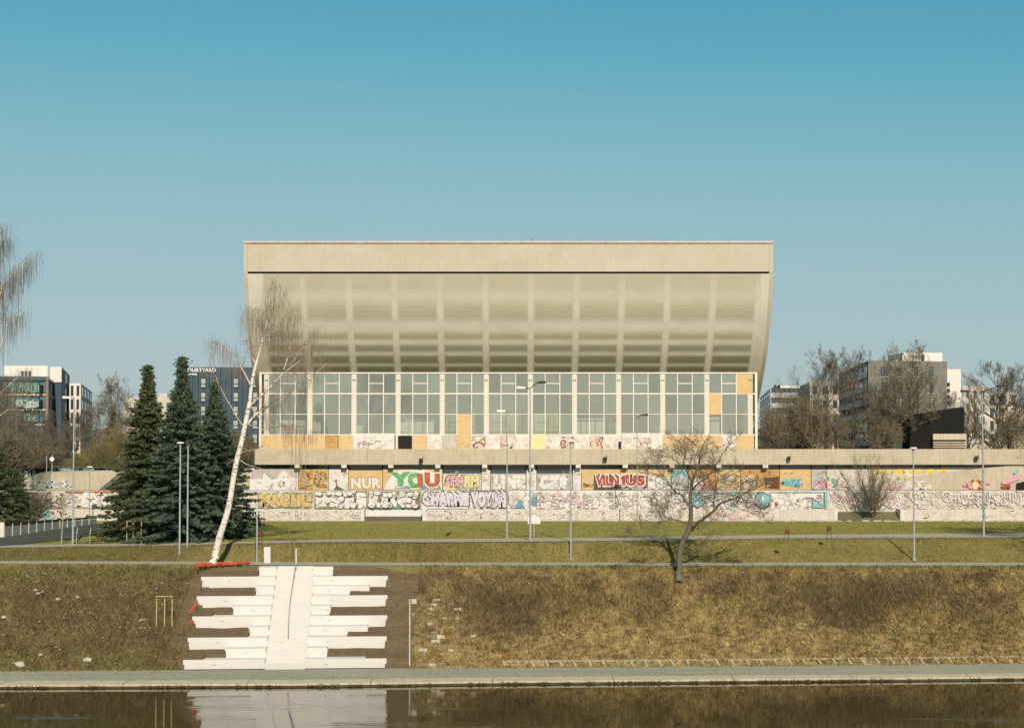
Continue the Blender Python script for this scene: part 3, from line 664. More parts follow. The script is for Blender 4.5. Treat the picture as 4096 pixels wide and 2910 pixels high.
    L(tc.outputs['Object'], fn.inputs['Vector']); L(fn.outputs['Fac'], bp.inputs['Height']); L(bp.outputs[0], bs.inputs['Normal']); return m
PROFPX = [(1094, 179.0), (1222, 180.3), (1332, 182.0), (1418, 183.8), (1498, 186.2), (1564, 188.6), (1615, 190.9), (1700, 195.0), (1790, 199.5)]
prof = [(y, ZZ(py, y)) for py, y in PROFPX]
ZTOP = ZZ(968, 179.0); ZGR = ZZ(1086, 179.0)
# refine the curve
def catmull(pts, n=6):
    out = []
    for i in range(len(pts) - 1):
        p0 = pts[max(i - 1, 0)]; p1 = pts[i]; p2 = pts[i + 1]; p3 = pts[min(i + 2, len(pts) - 1)]
        for k in range(n):
            t = k / n
            out.append(tuple(.5 * ((2 * p1[j]) + (-p0[j] + p2[j]) * t + (2 * p0[j] - 5 * p1[j] + 4 * p2[j] - p3[j]) * t * t + (-p0[j] + 3 * p1[j] - 3 * p2[j] + p3[j]) * t ** 3) for j in range(len(p1))))
    return out + [tuple(pts[-1])]
prof_s = catmull(prof)
shell = prof_s + [(199.5, DECK), (246, DECK), (246, ZTOP - 9), (179.6, prof[0][1] + .15)]
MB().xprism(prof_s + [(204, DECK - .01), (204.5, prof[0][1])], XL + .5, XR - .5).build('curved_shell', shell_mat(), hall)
# fascia band above the groove, and the deep side walls
MB().box(XL + .52, XR - .52, 179.02, 181, ZGR + .02, ZTOP).build('fascia_band', concrete, hall)
MB().box(XL + .55, XR - .55, 179.5, 204, ZGR - .35, ZGR + .015).build('groove', dark_gap, hall)
side = [(179.0, ZTOP), (179.0, ZGR)] + prof_s[1:] + [(199.5, DECK), (246, DECK), (246, ZTOP - 9), (215, ZTOP - 6.5), (190, ZTOP - 1.2)]
for x0, x1 in ((XL, XL + .5), (XR - .5, XR)):
    MB().xprism(side, x0, x1).build('side_wall', concrete, hall)
MB().add([(XL + .5, 181, ZTOP - .1), (XR - .5, 181, ZTOP - .1), (XR - .5, 215, ZTOP - 6.6), (XL + .5, 215, ZTOP - 6.6), (XR - .5, 246, ZTOP - 9.1), (XL + .5, 246, ZTOP - 9.1)], [(0, 1, 2, 3), (3, 2, 4, 5)]).build('roof', mat('roof_felt', (.12, .11, .10)), hall)
coping_m = mat('rusty_coping', (.30, .16, .10), (.42, .32, .24), 1.5, .7)
MB().box(XL - .06, XR + .06, 178.9, 181.1, ZTOP + .002, ZTOP + .10).build('coping', white_metal, hall)
MB().box(XL - .03, XR + .03, 178.93, 179.0, ZTOP - .20, ZTOP + .0).build('coping_flashing', coping_m, hall)
MB().box(XX(2127, 180), XX(2130, 180), 180, 180.1, ZTOP + .1, ZZ(956, 180)).build('roof_vent', lamp_dark, hall)
# roller joint blemishes on the side wall
# foyer floor, inner beams
MB().box(XL + .6, XR - .6, YG - .3, 203, DECK - .3, DECK - .005).build('foyer_floor', conc_pod, hall)
MB().box(XG0 + .1, XG1 - .1, YG + .25, YG + 3.2, ZZ(1489, YG), ZZ(1489, YG) + .12).build('foyer_ceiling', beige_col, hall)
beam_m = mat('foyer_beam_concrete', (.26, .27, .20), (.20, .21, .16), 1, .9)
bp0 = [(y, z) for y, z in prof_s if 186.4 < y < 199]
for i, x in enumerate([bayx[0] + .1] + bayx[1:-1] + [bayx[-1] - .1]):
    pr = [(y + .2, z + .35) for y, z in bp0] + [(y - .75, z - .35) for y, z in bp0[::-1]]
    MB().xprism(pr, x - .22, x + .22).build('raker_beam', beam_m, hall)
    MB().box(x - .33, x + .33, YG - .03, YG + .5, DECK - .5, ZZ(1496, YG)).build('foyer_column', beige_col, hall)
green_wall = mat('foyer_wall_green', (.42, .42, .17), (.36, .37, .16), 1, .9)
for a, b, t, c, y in ((1105, 1262, 1680, 0, 191.5), (1250, 1283, 1690, 0, 189), (1425, 1450, 1700, 0, 189), (1603, 1622, 1690, 0, 189), (1622, 1735, 1676, 0, 190.5), (1782, 1905, 1630, 1, 192.5), (1952, 2085, 1630, 1, 192.5), (2132, 2258, 1630, 1, 192.5), (2308, 2420, 1672, 0, 190.5), (2438, 2470, 1688, 0, 189), (2613, 2640, 1700, 0, 189), (2783, 2812, 1692, 0, 189.5), (2835, 2878, 1668, 0, 190.5)):
    o = box('foyer_partition', green_wall if c else board_white, hall, XX(a, y, 1700), XX(b, y, 1700), y, y + .15, DECK, ZZ(t, y))
    if (b - a) > 60:
        f = mat('partition_trim', (.22, .2, .16)); xa, xb = XX(a, y, 1700), XX(b, y, 1700); zt = ZZ(t, y)
        for xf in (.33, .66): box('trim', f, o, lerp(xa, xb, xf) - .04, lerp(xa, xb, xf) + .04, y - .03, y - .002, DECK, zt)
        box('trim', f, o, xa, xb, y - .035, y - .004, lerp(DECK, zt, .55) - .03, lerp(DECK, zt, .55) + .03)
# glazing
glass_a = glass
ROWS = [ZZ(p, YG) for p in (1490, 1574, 1656, 1738, 1795)]
T = .055
sx0, sx1 = XG0 + .30, XG1 - .30
box('top_rail', white_metal, hall, XG0, XG1, YG - .12, YG + .2, ZZ(1494, YG), ZZ(1485, YG))
for z, t in ((ROWS[1], .085), (ROWS[2], .05), (ROWS[3], .075)):
    box('transom', white_metal, hall, sx0, sx1, YG - .05, YG + .06, z - t, z + t)
for xa, xb in ((XG0, sx0), (sx1, XG1)): box('corner_post', white_metal, hall, xa, xb, YG - .1, YG + .2, DECK - .6, ZZ(1494, YG) - .002)
for xa in (XG0 + .02, XG1 - .06): box('side_glazing', glass, hall, xa, xa + .04, YG + .2, YG + 3, DECK, ZZ(1494, YG))
mull = []
for i in range(12):
    mull.append(bayx[i])
    if i < 11: mull += [bayx[i] + BAY / 3, bayx[i] + 2 * BAY / 3]
edges = [sx0] + mull[1:-1] + [sx1]
for j, x in enumerate(mull):
    if 0 < j < len(mull) - 1: box('mullion', white_metal, hall, x - T, x + T, YG - .08, YG + .09, DECK - .55, ROWS[0] - .03)
ply_cells = {(16, 2), (33 - 1, 0), (30, 1)}
def cell_of(px): return min(range(len(edges) - 1), key=lambda k: abs((edges[k] + edges[k + 1]) / 2 - XX(px, YG, 1640)))
ply = {(cell_of(1855), 2), (cell_of(2985), 0), (cell_of(2860), 1)}
for c in range(len(edges) - 1):
    xa, xb = edges[c] + (.335 if c % 3 == 0 else T + .003), edges[c + 1] - (.335 if c % 3 == 2 else T + .003)
    for r in range(3):
        glass = [glass_a, glass_b, glass_a, glass_c, glass_b][(c * 7 + r * 3 + c // 4) % 5]
        zt, zb_ = ROWS[r] - .08, ROWS[r + 1] + .08
        if (c, r) in ply: box('plywood_pane', plywood, hall, xa, xb, YG - .06, YG - .03, zb_ - .1, zt + .08); continue
        if r == 0 and c % 3 == 1:
            zm = ZZ(1533, YG)
            box('transom', white_metal, hall, xa, xb, YG - .05, YG + .05, zm - .06, zm + .06)
            box('pane', glass, hall, xa, xb, YG, YG + .02, zm + .063, zt); box('pane', glass, hall, xa, xb, YG, YG + .02, zb_, zm - .063); continue
        box('pane', glass, hall, xa, xb, YG, YG + .02, zb_, zt)
# boards along the foot of the glazing
class Deco:
    """flat paint on a wall: shapes stacked 3 mm apart, joined in one painted layer"""
    def __init__(s, Y, parent): s.Y = Y - .012; s.parent = parent; s.m = MB(); s.mats = []; s.d = 0
    def mi(s, m):
        if m not in s.mats: s.mats.append(m)
        s.m.cur = s.mats.index(m); s.d += .0025
        return s.Y - s.d
    def pt(s, px, py, y): p = P(px, py, s.Y); return (p.x, y, p.z)
    def poly(s, pts, m):
        y = s.mi(m); s.m.add([s.pt(a, b, y) for a, b in pts], [tuple(range(len(pts)))])
    def blob(s, cx, cy, rx, ry, m, seed=0, n=22, amp=.25):
        s.poly([(cx + math.cos(t) * rx * (1 + amp * noise.noise(Vector((math.cos(t) * 1.5, math.sin(t) * 1.5, seed)))), cy + math.sin(t) * ry * (1 + amp * noise.noise(Vector((math.cos(t) * 1.5, math.sin(t) * 1.5, seed + 9))))) for t in [2 * math.pi * k / n for k in range(n)]], m)
    def stroke(s, pts, w, m):
        y = s.mi(m); V = []
        for i, (a, b) in enumerate(pts):
            a0, b0 = pts[max(i - 1, 0)]; a1, b1 = pts[min(i + 1, len(pts) - 1)]; dx, dy = a1 - a0, b1 - b0; l = math.hypot(dx, dy) or 1
            V += [s.pt(a - dy / l * w / 2, b + dx / l * w / 2, y), s.pt(a + dy / l * w / 2, b - dx / l * w / 2, y)]
        s.m.add(V, [(2 * i, 2 * i + 1, 2 * i + 3, 2 * i + 2) for i in range(len(pts) - 1)])
    def scribble(s, x0, x1, y0, y1, n, ms, w=(2, 5), seed=0, size=1.0):
        rr = random.Random(seed)
        for i in range(n):
            x, y = rr.uniform(x0, x1), rr.uniform(y0, y1); a = rr.uniform(0, 6.3); pts = [(x, y)]; cur = rr.uniform(-.9, .9)
            for k in range(rr.randint(3, 9)):
                a += cur + rr.uniform(-.4, .4); x += math.cos(a) * 7 * size; y += math.sin(a) * 6 * size
                x = min(max(x, x0), x1); y = min(max(y, y0), y1); pts.append((x, y))
            s.stroke(pts, rr.uniform(*w), rr.choice(ms))
    def text(s, body, x0, x1, y0, y1, fill, outline=None, off=.035, grow=3.0, wob=2.5, seed=0, shear=0):
        me, bx = text_mesh(body, off, shear)
        def put(mesh, box_, m, g):
            y = s.mi(m); a0, b0, a1, b1 = box_; vs = []
            for v in mesh[0]:
                u = (v[0] - a0) / (a1 - a0); w = (v[1] - b0) / (b1 - b0)
                X = x0 - g + (x1 - x0 + 2 * g) * u; Yp = y1 + g - (y1 - y0 + 2 * g) * w
                X += wob * noise.noise(Vector((X / 14, Yp / 14, seed))); Yp += wob * noise.noise(Vector((X / 18, Yp / 18, seed + 5)))
                vs.append(s.pt(X, Yp, y))
            s.m.add(vs, mesh[1])
        if outline:
            m2, b2 = text_mesh(body, off + .055, shear); put(m2, b2, outline, grow)
        put(me, bx, fill, 0)
    def bubbles(s, x0, x1, y0, y1, n, fill, edge, seed=0):
        rr = random.Random(seed)
        for i in range(n):
            cx, cy = rr.uniform(x0, x1), rr.choice([rr.uniform(y0, y0 + 14), rr.uniform(y1 - 14, y1), rr.uniform(y0, y1)]); rx, ry = rr.uniform(6, 15), rr.uniform(6, 11)
            cx = min(max(cx, x0 + rx), x1 - rx); cy = min(max(cy, y0 + ry), y1 - ry)
            s.blob(cx + 1.5, cy + 1.5, rx + 2, ry + 2, edge, i + seed); s.blob(cx, cy, rx, ry, fill, i + seed)
    def done(s, name='graffiti'):
        if s.m.v: return s.m.build(name, s.mats, s.parent)
_tc = {}
def text_mesh(body, off, shear=0):
    key = (body, off, shear)
    if key in _tc: return _tc[key]
    cu = bpy.data.curves.new('t', 'FONT'); cu.body = body; cu.offset = off; cu.resolution_u = 3; cu.shear = shear; cu.space_character = 1.0 + off * 1.2
    o = bpy.data.objects.new('t', cu); COL.objects.link(o); dg = bpy.context.evaluated_depsgraph_get(); dg.update()
    me = bpy.data.meshes.new_from_object(o.evaluated_get(dg)); vs = [tuple(v.co) for v in me.vertices]; fs = [tuple(p.vertices) for p in me.polygons]
    bpy.data.objects.remove(o); bpy.data.curves.remove(cu); bpy.data.meshes.remove(me)
    xs_ = [v[0] for v in vs]; ys_ = [v[1] for v in vs]
    _tc[key] = ((vs, fs), (min(xs_), min(ys_), max(xs_), max(ys_))); return _tc[key]
YBd = YG - .16
BOARDS = [(1046, 1118, plywood, 1740), (1118, 1240, plywood, 1740), (1240, 1296, plywood, 1738), (1299, 1352, plywood2, 1742), (1354, 1411, plywood, 1740), (1413, 1578, board_white, 1732), (1592, 1648, dark_gap, 1742), (1651, 1707, plywood, 1742), (1709, 1766, board_white, 1740), (1769, 1825, paint_grey, 1742), (1827, 1884, plywood, 1740), (1887, 1943, paint_cream, 1742), (1945, 2001, board_white, 1740), (2003, 2061, paint_cream, 1742), (2063, 2120, board_white, 1740), (2122, 2180, paint_pale_yellow, 1740), (2182, 2238, board_white, 1742), (2240, 2297, paint_cream, 1740), (2299, 2356, board_white, 1740), (2358, 2415, paint_cream, 1742), (2417, 2473, board_white, 1740), (2474, 2484, dark_gap, 1765), (2486, 2650, board_white, 1731), (2652, 2710, plywood, 1740), (2712, 2827, plywood, 1740), (2829, 2887, plywood, 1740), (2889, 2945, board_white, 1738), (2947, 3016, plywood, 1740)]
for a, b, m, t in BOARDS:
    o = box('board', m, hall, XX(a, YBd, 1760), XX(b, YBd, 1760), YBd, YBd + .04, ZZ(1800, YBd), ZZ(t, YBd))
    d = Deco(YBd, o); w = b - a
    if m is board_white: d.scribble(a + 4, b - 4, 1750, 1790, int(w / 7), [paint_pink, paint_grey, paint_cream, paint_dark if w > 100 else paint_pink], (1.5, 3), seed=a)
    elif m is paint_cream: d.scribble(a + 4, b - 4, 1748, 1790, int(w / 4), [paint_white, paint_red, paint_pink, paint_dark, paint_pale_yellow], (2, 6), seed=a)
    elif m is paint_grey:
        for k in range(4): d.stroke([(a + 3 + k * 12, 1745), (min(a + 26 + k * 12, b - 2), 1790)], 4, paint_cream)
    elif m is plywood and (a % 3 == 0): d.scribble(a + 5, b - 5, 1760, 1788, 5, [plywood2, paint_cream], (1.5, 3), seed=a)
    d.done()
# ================================================================== PLAZA PODIUM
YF, YW, YM, YL = 175.0, 175.8, 174.0, 172.2
pod = empty('plaza_podium', (0, YF, Z2), 'raised concrete plaza with a long beige parapet slab over a graffiti covered recessed front', 'podium')
xl_f = XX(1018, YF); xr_f = XX(4700, YF)
zt_f, zb_f = ZZ(1795, YF), ZZ(1857, YF)
# parapet slab built from precast lengths
cuts = [1018, 1232, 1470, 1812, 2062, 2062 + 345, 2740, 3060, 3420, 3760, 4082, 4400, 4700]
for a, b in zip(cuts, cuts[1:]):
    box('parapet_slab', conc_pod, pod, XX(a, YF) + .012, XX(b, YF) - .012, YF, YF + .55, zb_f, zt_f)
box('deck', conc_pod, pod, xl_f + .05, xr_f, YF + .56, 240, zb_f + .25, DECK - .31)
box('podium_core', conc_dark, pod, xl_f + .3, xr_f, YW + .5, 239, Z2, zb_f + .249)
# beams under the slab
for i in range(11):
    px = 1188 + 187.6 * i
    if i == 10: continue
    box('beam_end', board_white, pod, XX(px - 10, YF), XX(px + 10, YF), YF + .02, YW + .4, ZZ(1870, YF), zb_f - .004)
for px in (3057, 3068): box('beam_end', board_white, pod, XX(px - 5, YF), XX(px + 5, YF), YF + .02, YW + .4, ZZ(1870, YF), zb_f - .004)
# recessed front: bays of boards, clerestory glass
zwb = ZZ(1960, YW)
FR = [(1000, 1192, paint_white, 1872), (1194, 1252, plywood2, 1874), (1252, 1313, plywood, 1874), (1315, 1393, board_white, 1875), (1395, 1530, plywood, 1880), (1532, 1770, plywood, 1876), (1772, 1924, paint_cream, 1893), (1926, 1961, board_white, 1880), (1963, 2104, paint_grey, 1893), (2106, 2146, board_white, 1880), (2148, 2290, paint_grey, 1893), (2292, 2325, board_white, 1880), (2327, 2480, plywood, 1874), (2482, 2590, plywood, 1874), (2592, 2684, plywood, 1874), (2686, 2752, paint_teal, 1876), (2754, 2860, plywood2, 1874), (2862, 2960, plywood, 1874), (2962, 3118, plywood2, 1874), (3120, 3244, plywood, 1874), (3246, 3306, paint_grey, 1874), (3308, 3480, paint_cream, 1872), (3482, 3760, paint_cream, 1870), (3762, 4120, paint_cream, 1868), (4122, 4700, paint_cream, 1868)]
for a, b, m, t in FR:
    xa, xb = XX(a, YW) + .004, XX(b, YW) - .004
    o = box('wall_panel', m, pod, xa, xb, YW, YW + .1, zwb - .2, ZZ(t, YW))
    box('clerestory_window', win_dark, pod, xa + .05, xb - .05, YW + .08, YW + .13, ZZ(t, YW) + .01, zb_f + .2)
    d = Deco(YW, o); W_ = paint_white
    if a == 1000:
        d.poly([(1004, 1878), (1188, 1878), (1188, 1912), (1160, 1903), (1140, 1880), (1126, 1884), (1108, 1912), (1092, 1916), (1070, 1905), (1058, 1888), (1046, 1912), (1004, 1915)], paint_grey)
        for k, (cx, cy) in enumerate(((1014, 1893), (1098, 1890), (1153, 1887), (1040, 1886))): d.blob(cx, cy, 8, 6, paint_pink, k)
        d.stroke([(1132, 1910), (1136, 1903), (1139, 1910)], 2, paint_dark); d.blob(1134, 1929, 4, 5, paint_dark, 3)
        d.scribble(1010, 1185, 1920, 1955, 9, [paint_cream, paint_pink], (1.5, 3), 2)
    elif a == 1194: d.scribble(1198, 1248, 1880, 1950, 16, [plywood, rust, paint_olive], (3, 7), 5)
    elif a == 1252: d.scribble(1256, 1308, 1882, 1948, 34, [plywood2, rust], (1.5, 3), 6)
    elif a == 1315: d.poly([(1335, 1958), (1345, 1942), (1341, 1925), (1335, 1917), (1342, 1920), (1350, 1917), (1346, 1930), (1352, 1944), (1378, 1958)], paint_dark); d.stroke([(1338, 1885), (1340, 1897), (1345, 1888), (1343, 1880)], 3, paint_grey); d.blob(1383, 1892, 8, 8, paint_pink, 2)
    elif a == 1395: d.text('NUR', 1404, 1525, 1910, 1952, W_, plywood2, .05, 4, 2, 1)
    elif a == 1532:
        d.poly([(1536, 1955), (1550, 1925), (1575, 1890), (1600, 1880), (1700, 1878), (1764, 1900), (1768, 1955)], W_)
        d.poly([(1580, 1953), (1590, 1935), (1640, 1945), (1700, 1930), (1760, 1940), (1764, 1955)], paint_blue)
        d.text('Y', 1556, 1648, 1886, 1944, paint_green, W_, .09, 5, 3, 2); d.text('O', 1630, 1695, 1888, 1952, paint_green, W_, .09, 4, 3, 3)
        d.poly([(1668, 1890), (1690, 1895), (1696, 1920), (1690, 1948), (1672, 1950)], paint_rust); d.text('U', 1698, 1760, 1888, 1948, paint_rust, W_, .09, 5, 3, 4)
    elif a == 1772:
        d.poly([(1776, 1957), (1776, 1897), (1800, 1893), (1860, 1900), (1920, 1895), (1922, 1957)], paint_pale_yellow)
        d.text('SHA', 1780, 1858, 1900, 1945, paint_pink, paint_dark, .06, 4, 4, 5, .2); d.text('RM', 1856, 1918, 1900, 1948, paint_pale_yellow, paint_olive, .06, 4, 4, 6, .1)
        d.scribble(1785, 1915, 1948, 1956, 10, [paint_olive, paint_yellow, paint_teal], (2, 4), 3)
    elif a == 1963: d.text('LINE', 1975, 2098, 1900, 1952, W_, paint_cream, .09, 4, 4, 7); d.scribble(1970, 2100, 1900, 1955, 8, [paint_blue, paint_rust], (1, 2.5), 4)
    elif a == 2148: d.text('CKS', 2158, 2268, 1900, 1953, W_, paint_cream, .09, 4, 4, 8); d.scribble(2150, 2288, 1898, 1955, 8, [paint_blue, paint_dark], (1, 2.5), 8)
    elif a in (2106, 2292, 1926): d.scribble(a + 5, b - 5, 1885, 1950, 6, [paint_pink, paint_rust, paint_grey], (1, 2.5), a)
    elif a == 2327:
        d.scribble(2335, 2370, 1930, 1945, 7, [rust], (2, 3), 4)
        d.poly([(2374, 1958), (2376, 1894), (2478, 1898), (2479, 1958)], paint_dark); d.text('VILN', 2382, 2476, 1900, 1942, paint_red, W_, .06, 5, 2, 9)
    elif a == 2482: d.poly([(2483, 1958), (2483, 1898), (2560, 1895), (2588, 1905), (2588, 1950), (2570, 1958)], paint_dark); d.text('iUS', 2486, 2580, 1898, 1942, paint_red, W_, .06, 5, 2, 10); d.scribble(2390, 2400, 1950, 1955, 1, [W_], (2, 2), 1); d.scribble(2490, 2575, 1948, 1955, 8, [W_], (1.5, 2.5), 3)
    elif a == 2592: d.poly([(2592, 1957), (2592, 1900), (2640, 1906), (2682, 1912), (2684, 1957)], W_); d.scribble(2596, 2680, 1905, 1955, 10, [paint_dark, paint_cream], (1, 2.5), 8)
    elif a == 2686: d.poly([(2688, 1957), (2690, 1915), (2720, 1896), (2745, 1912), (2750, 1957)], W_); d.scribble(2690, 2748, 1915, 1952, 6, [paint_grey], (1, 2), 2)
    elif a == 2754: d.poly([(2756, 1957), (2758, 1910), (2800, 1912), (2820, 1940), (2800, 1957)], W_); d.scribble(2760, 2855, 1880, 1950, 14, [paint_rust, W_, plywood], (3, 7), 5)
    elif a == 2862: d.scribble(2880, 2955, 1900, 1945, 24, [paint_cream, paint_grey], (2, 5), 7)
    elif a == 2962: d.scribble(2966, 3035, 1905, 1940, 26, [paint_cream, paint_dark], (2, 5), 8); d.poly([(3060, 1910), (3115, 1905), (3116, 1953), (3062, 1950)], rust); d.poly([(2972, 1935), (2992, 1933), (2993, 1952), (2974, 1952)], paint_grey)
    elif a == 3120: d.scribble(3132, 3208, 1915, 1942, 24, [paint_teal, paint_teal, paint_blue], (5, 10), 11)
    elif a in (3246, 3308): d.scribble(a + 2, min(b, 3395), 1908, 1955, 24, [paint_red, W_, paint_teal, paint_green, paint_pink], (3, 6), a)
    elif a == 3482:
        for k, (x0_, x1_) in enumerate(((3492, 3511), (3514, 3532), (3537, 3555), (3560, 3577), (3580, 3620), (3636, 3652), (3658, 3686), (3703, 3735))):
            d.poly([(x0_, 1892), (x0_ + 5, 1872), (x1_ - 2, 1872), (x1_, 1892)], paint_yellow)
            if k in (1, 2, 3, 6): d.stroke([(x0_ + 6, 1876), (x1_ - 6, 1886)], 3, paint_cream)
        d.scribble(3500, 3700, 1897, 1912, 10, [paint_white, paint_pale_yellow], (3, 6), 4)
    elif a == 3762: d.blob(3773, 1880, 17, 10, paint_yellow, 2, amp=.1); d.blob(3775, 1888, 5, 3, paint_rust, 3)
    if m is not plywood or a % 2 == 0: d.scribble(a + 3, b - 3, 1885, 1955, int((b - a) / 12), [paint_grey, paint_cream, paint_dark, W_], (1, 2.2), a + 3, .5)
    d.done()
for i in range(11):
    px = 1188 + 187.6 * i; box('pier', board_white if i in (4, 5, 6, 3) else plywood2, pod, XX(px - 12, YW) , XX(px + 12, YW), YW - .08, YW - .004, ZZ(1893 if i in (3, 4, 5, 6) else 1880, YW), ZZ(1871, YW))
# sloping ramp wall on the right
yr = YF + .25
ramp = empty('ramp_wall', P(3800, 1958, yr), 'sloping concrete ramp wall rising to the right under the parapet, sprayed with pink and red marks', 'ramp wall')
pts = [P(a, b, yr) for a, b in ((3450, 1960), (3450, 1942), (3530, 1925), (3700, 1900), (3900, 1874), (4060, 1860), (4700, 1860), (4700, 1960))]
o = MB().yprism([(p.x, p.z) for p in pts], yr, yr + .35).build('wall', conc_pod, ramp)
d = Deco(yr, o); d.scribble(3560, 3720, 1925, 1955, 30, [paint_pink, paint_cream, paint_white], (3, 8), 3)
for k in range(26): 
    rr = random.Random(k); d.blob(3900 + rr.gauss(0, 24), 1940 + rr.gauss(0, 9), 8, 6, paint_pink if k % 3 else paint_red, k, 10)
d.blob(3900, 1940, 13, 16, paint_pale_yellow, 4); d.scribble(4006, 4038, 1940, 1950, 6, [paint_red], (4, 7), 3); d.poly([(4050, 1890), (4075, 1875), (4068, 1905)], paint_teal); d.poly([(4000, 1930), (4050, 1900), (4090, 1890), (4080, 1915), (4020, 1938)], paint_pink)
d.poly([(4064, 1931), (4096, 1924), (4160, 1920), (4160, 1958), (4064, 1958)], dark_gap); d.done()

# ================================================================== PLANTER WALLS IN TWO TIERS
zt_m = ZZ(1961, YM); zt_l = ZZ(2036, YL)
mid = empty('terrace_wall', (0, YM, Z2), 'upper graffiti wall with hexagons, the taller of the two long planter walls below the plaza', 'planter wall', 'stepped planter walls')
mc = [-900, -500, -120, 60, 260, 460, 660, 860, 1000, 1256, 1470, 1686, 1880, 2110, 2330, 2560, 2745, 3060, 3312, 3520, 3740, 3960, 4180, 4700]
def wall_piece(a, b, Y, zb_, zt, m, par, dep=.3): return box('wall_block', m, par, XX(a, Y) + .006, XX(b, Y) - .006, Y, Y + dep, zb_, zt)
mid_obs = {}
for a, b in zip(mc, mc[1:]): mid_obs[a] = wall_piece(a, b, YM, Z2 - .3, zt_m, paint_white if 1256 <= a < 3312 else paint_cream, mid)
box('capping', conc_dark, mid, XX(-900, YM), XX(4700, YM), YM + .02, YM + .34, zt_m + .001, zt_m + .05)
def deco(a, f):
    d = Deco(YM, mid_obs[a]); b = mc[mc.index(a) + 1]
    d.scribble(a + 4, b - 4, 1965, 2031, int((b - a) / 4.5), [paint_cream, paint_cream, paint_grey, W_, W_, paint_pink if a > 1600 else paint_ochre], (2, 5), a + 1, .8)
    f(d); d.scribble(a + 4, b - 4, 1965, 2031, int((b - a) / 8), [paint_grey, paint_cream, paint_dark if a < 3000 else paint_grey], (1.0, 2.0), a + 2, .55); d.done()
W_ = paint_white
deco(60, lambda d: (d.poly([(64, 1966), (256, 1966), (256, 2032), (64, 2032)], paint_rust if 0 else paint_cream), d.scribble(70, 250, 1970, 2028, 50, [W_, paint_dark, paint_rust, paint_olive, W_], (3, 9), 1, 1.4)))
deco(260, lambda d: (d.stroke([(262, 1965), (350, 1967), (456, 1965)], 6, paint_rust), d.blob(350, 2000, 42, 30, W_, 3), d.scribble(264, 456, 1972, 2028, 22, [W_, paint_dark, paint_cream, paint_rust], (3, 8), 9, 1.3), d.blob(425, 1998, 26, 24, paint_grey, 5), d.blob(425, 1998, 20, 18, W_, 6)))
deco(460, lambda d: d.scribble(465, 655, 1968, 2030, 50, [W_, paint_dark, paint_cream, paint_rust], (3, 8), 19, 1.3))
deco(1000, lambda d: (d.poly([(1002, 2030), (1002, 1975), (1100, 1968), (1250, 1970), (1252, 2025)], paint_cream), d.text('MACHU', 1036, 1246, 1974, 2024, paint_ochre, paint_olive, .10, 5, 6, 3)))
def bub(d):
    d.poly([(1258, 1963), (1468, 1963), (1468, 2033), (1258, 2033)], paint_olive); d.poly([(1300, 1964), (1312, 1980), (1296, 1990)], paint_blue)
    d.scribble(1262, 1464, 1966, 2030, 14, [paint_pale_yellow, paint_blue, paint_teal], (3, 6), 5); d.text('HEI', 1266, 1460, 1968, 2028, W_, paint_olive, .13, 5, 11, 12); d.bubbles(1262, 1466, 1965, 2031, 30, W_, paint_dark, 2)
deco(1256, bub)
def bub2(d):
    d.poly([(1472, 1963), (1684, 1963), (1684, 2033), (1472, 2033)], paint_olive); d.poly([(1475, 2033), (1560, 2020), (1684, 2026), (1684, 2033)], paint_blue)
    d.scribble(1474, 1680, 1966, 2030, 14, [paint_pale_yellow, paint_blue, paint_teal], (3, 6), 6); d.text('DIC', 1478, 1664, 1968, 2026, W_, paint_olive, .13, 5, 11, 14); d.bubbles(1474, 1676, 1965, 2029, 28, W_, paint_dark, 4)
deco(1470, bub2)
deco(1686, lambda d: (d.poly([(1688, 1962), (1878, 1962), (1878, 2033), (1688, 2033)], W_), d.text('CHARME', 1690, 1876, 1966, 2022, paint_lilac, paint_dark, .10, 4, 4, 15)))
deco(1880, lambda d: (d.text('VOYDM', 1884, 2022, 1964, 2028, paint_lilac, paint_dark, .12, 4, 5, 16), d.blob(2043, 1998, 10, 22, paint_cream, 3), d.stroke([(2030, 1970), (2034, 2000), (2028, 2028)], 4, paint_dark), d.stroke([(2054, 1980), (2056, 2005), (2048, 2028)], 10, paint_grey), d.poly([(2060, 2030), (2075, 1995), (2102, 2030)], paint_blue)))
deco(2110, lambda d: (d.scribble(2114, 2326, 1966, 2030, 34, [paint_cream, paint_grey, paint_pink, paint_cream], (1.5, 4), 2), d.scribble(2127, 2148, 1976, 2014, 6, [paint_blue], (3, 4), 2)))
deco(2330, lambda d: (d.scribble(2334, 2556, 1966, 2030, 34, [paint_cream, paint_grey, paint_cream], (1.5, 4), 22), d.stroke([(2470, 1975), (2476, 2000), (2484, 2015)], 9, paint_grey)))
deco(2560, lambda d: (d.scribble(2564, 2740, 1966, 2030, 26, [paint_cream, paint_grey, paint_teal, paint_cream], (1.5, 4), 32)))
def hexa(d, cx, cy, r, m):
    pts = [(cx + r * math.cos(R(30 + 60 * k)), cy + r * math.sin(R(30 + 60 * k))) for k in range(6)]
    d.poly([(cx + (x - cx) * 1.12, cy + (y - cy) * 1.12) for x, y in pts], paint_dark); d.poly(pts, m); d.stroke([(cx, cy - r * .5), (cx, cy + r * .6)], 6, W_)
deco(2745, lambda d: (hexa(d, 2790, 1997, 30, paint_teal), d.stroke([(2748, 1965), (3056, 1966)], 3, paint_teal), d.poly([(2910, 1966), (2945, 1966), (2938, 1982)], paint_teal), d.scribble(2830, 2840, 1980, 1990, 3, [paint_red], (2, 3), 5), d.scribble(2996, 3006, 1974, 1986, 3, [paint_red], (2, 3), 6), hexa(d, 3050, 1999, 32, paint_teal)))
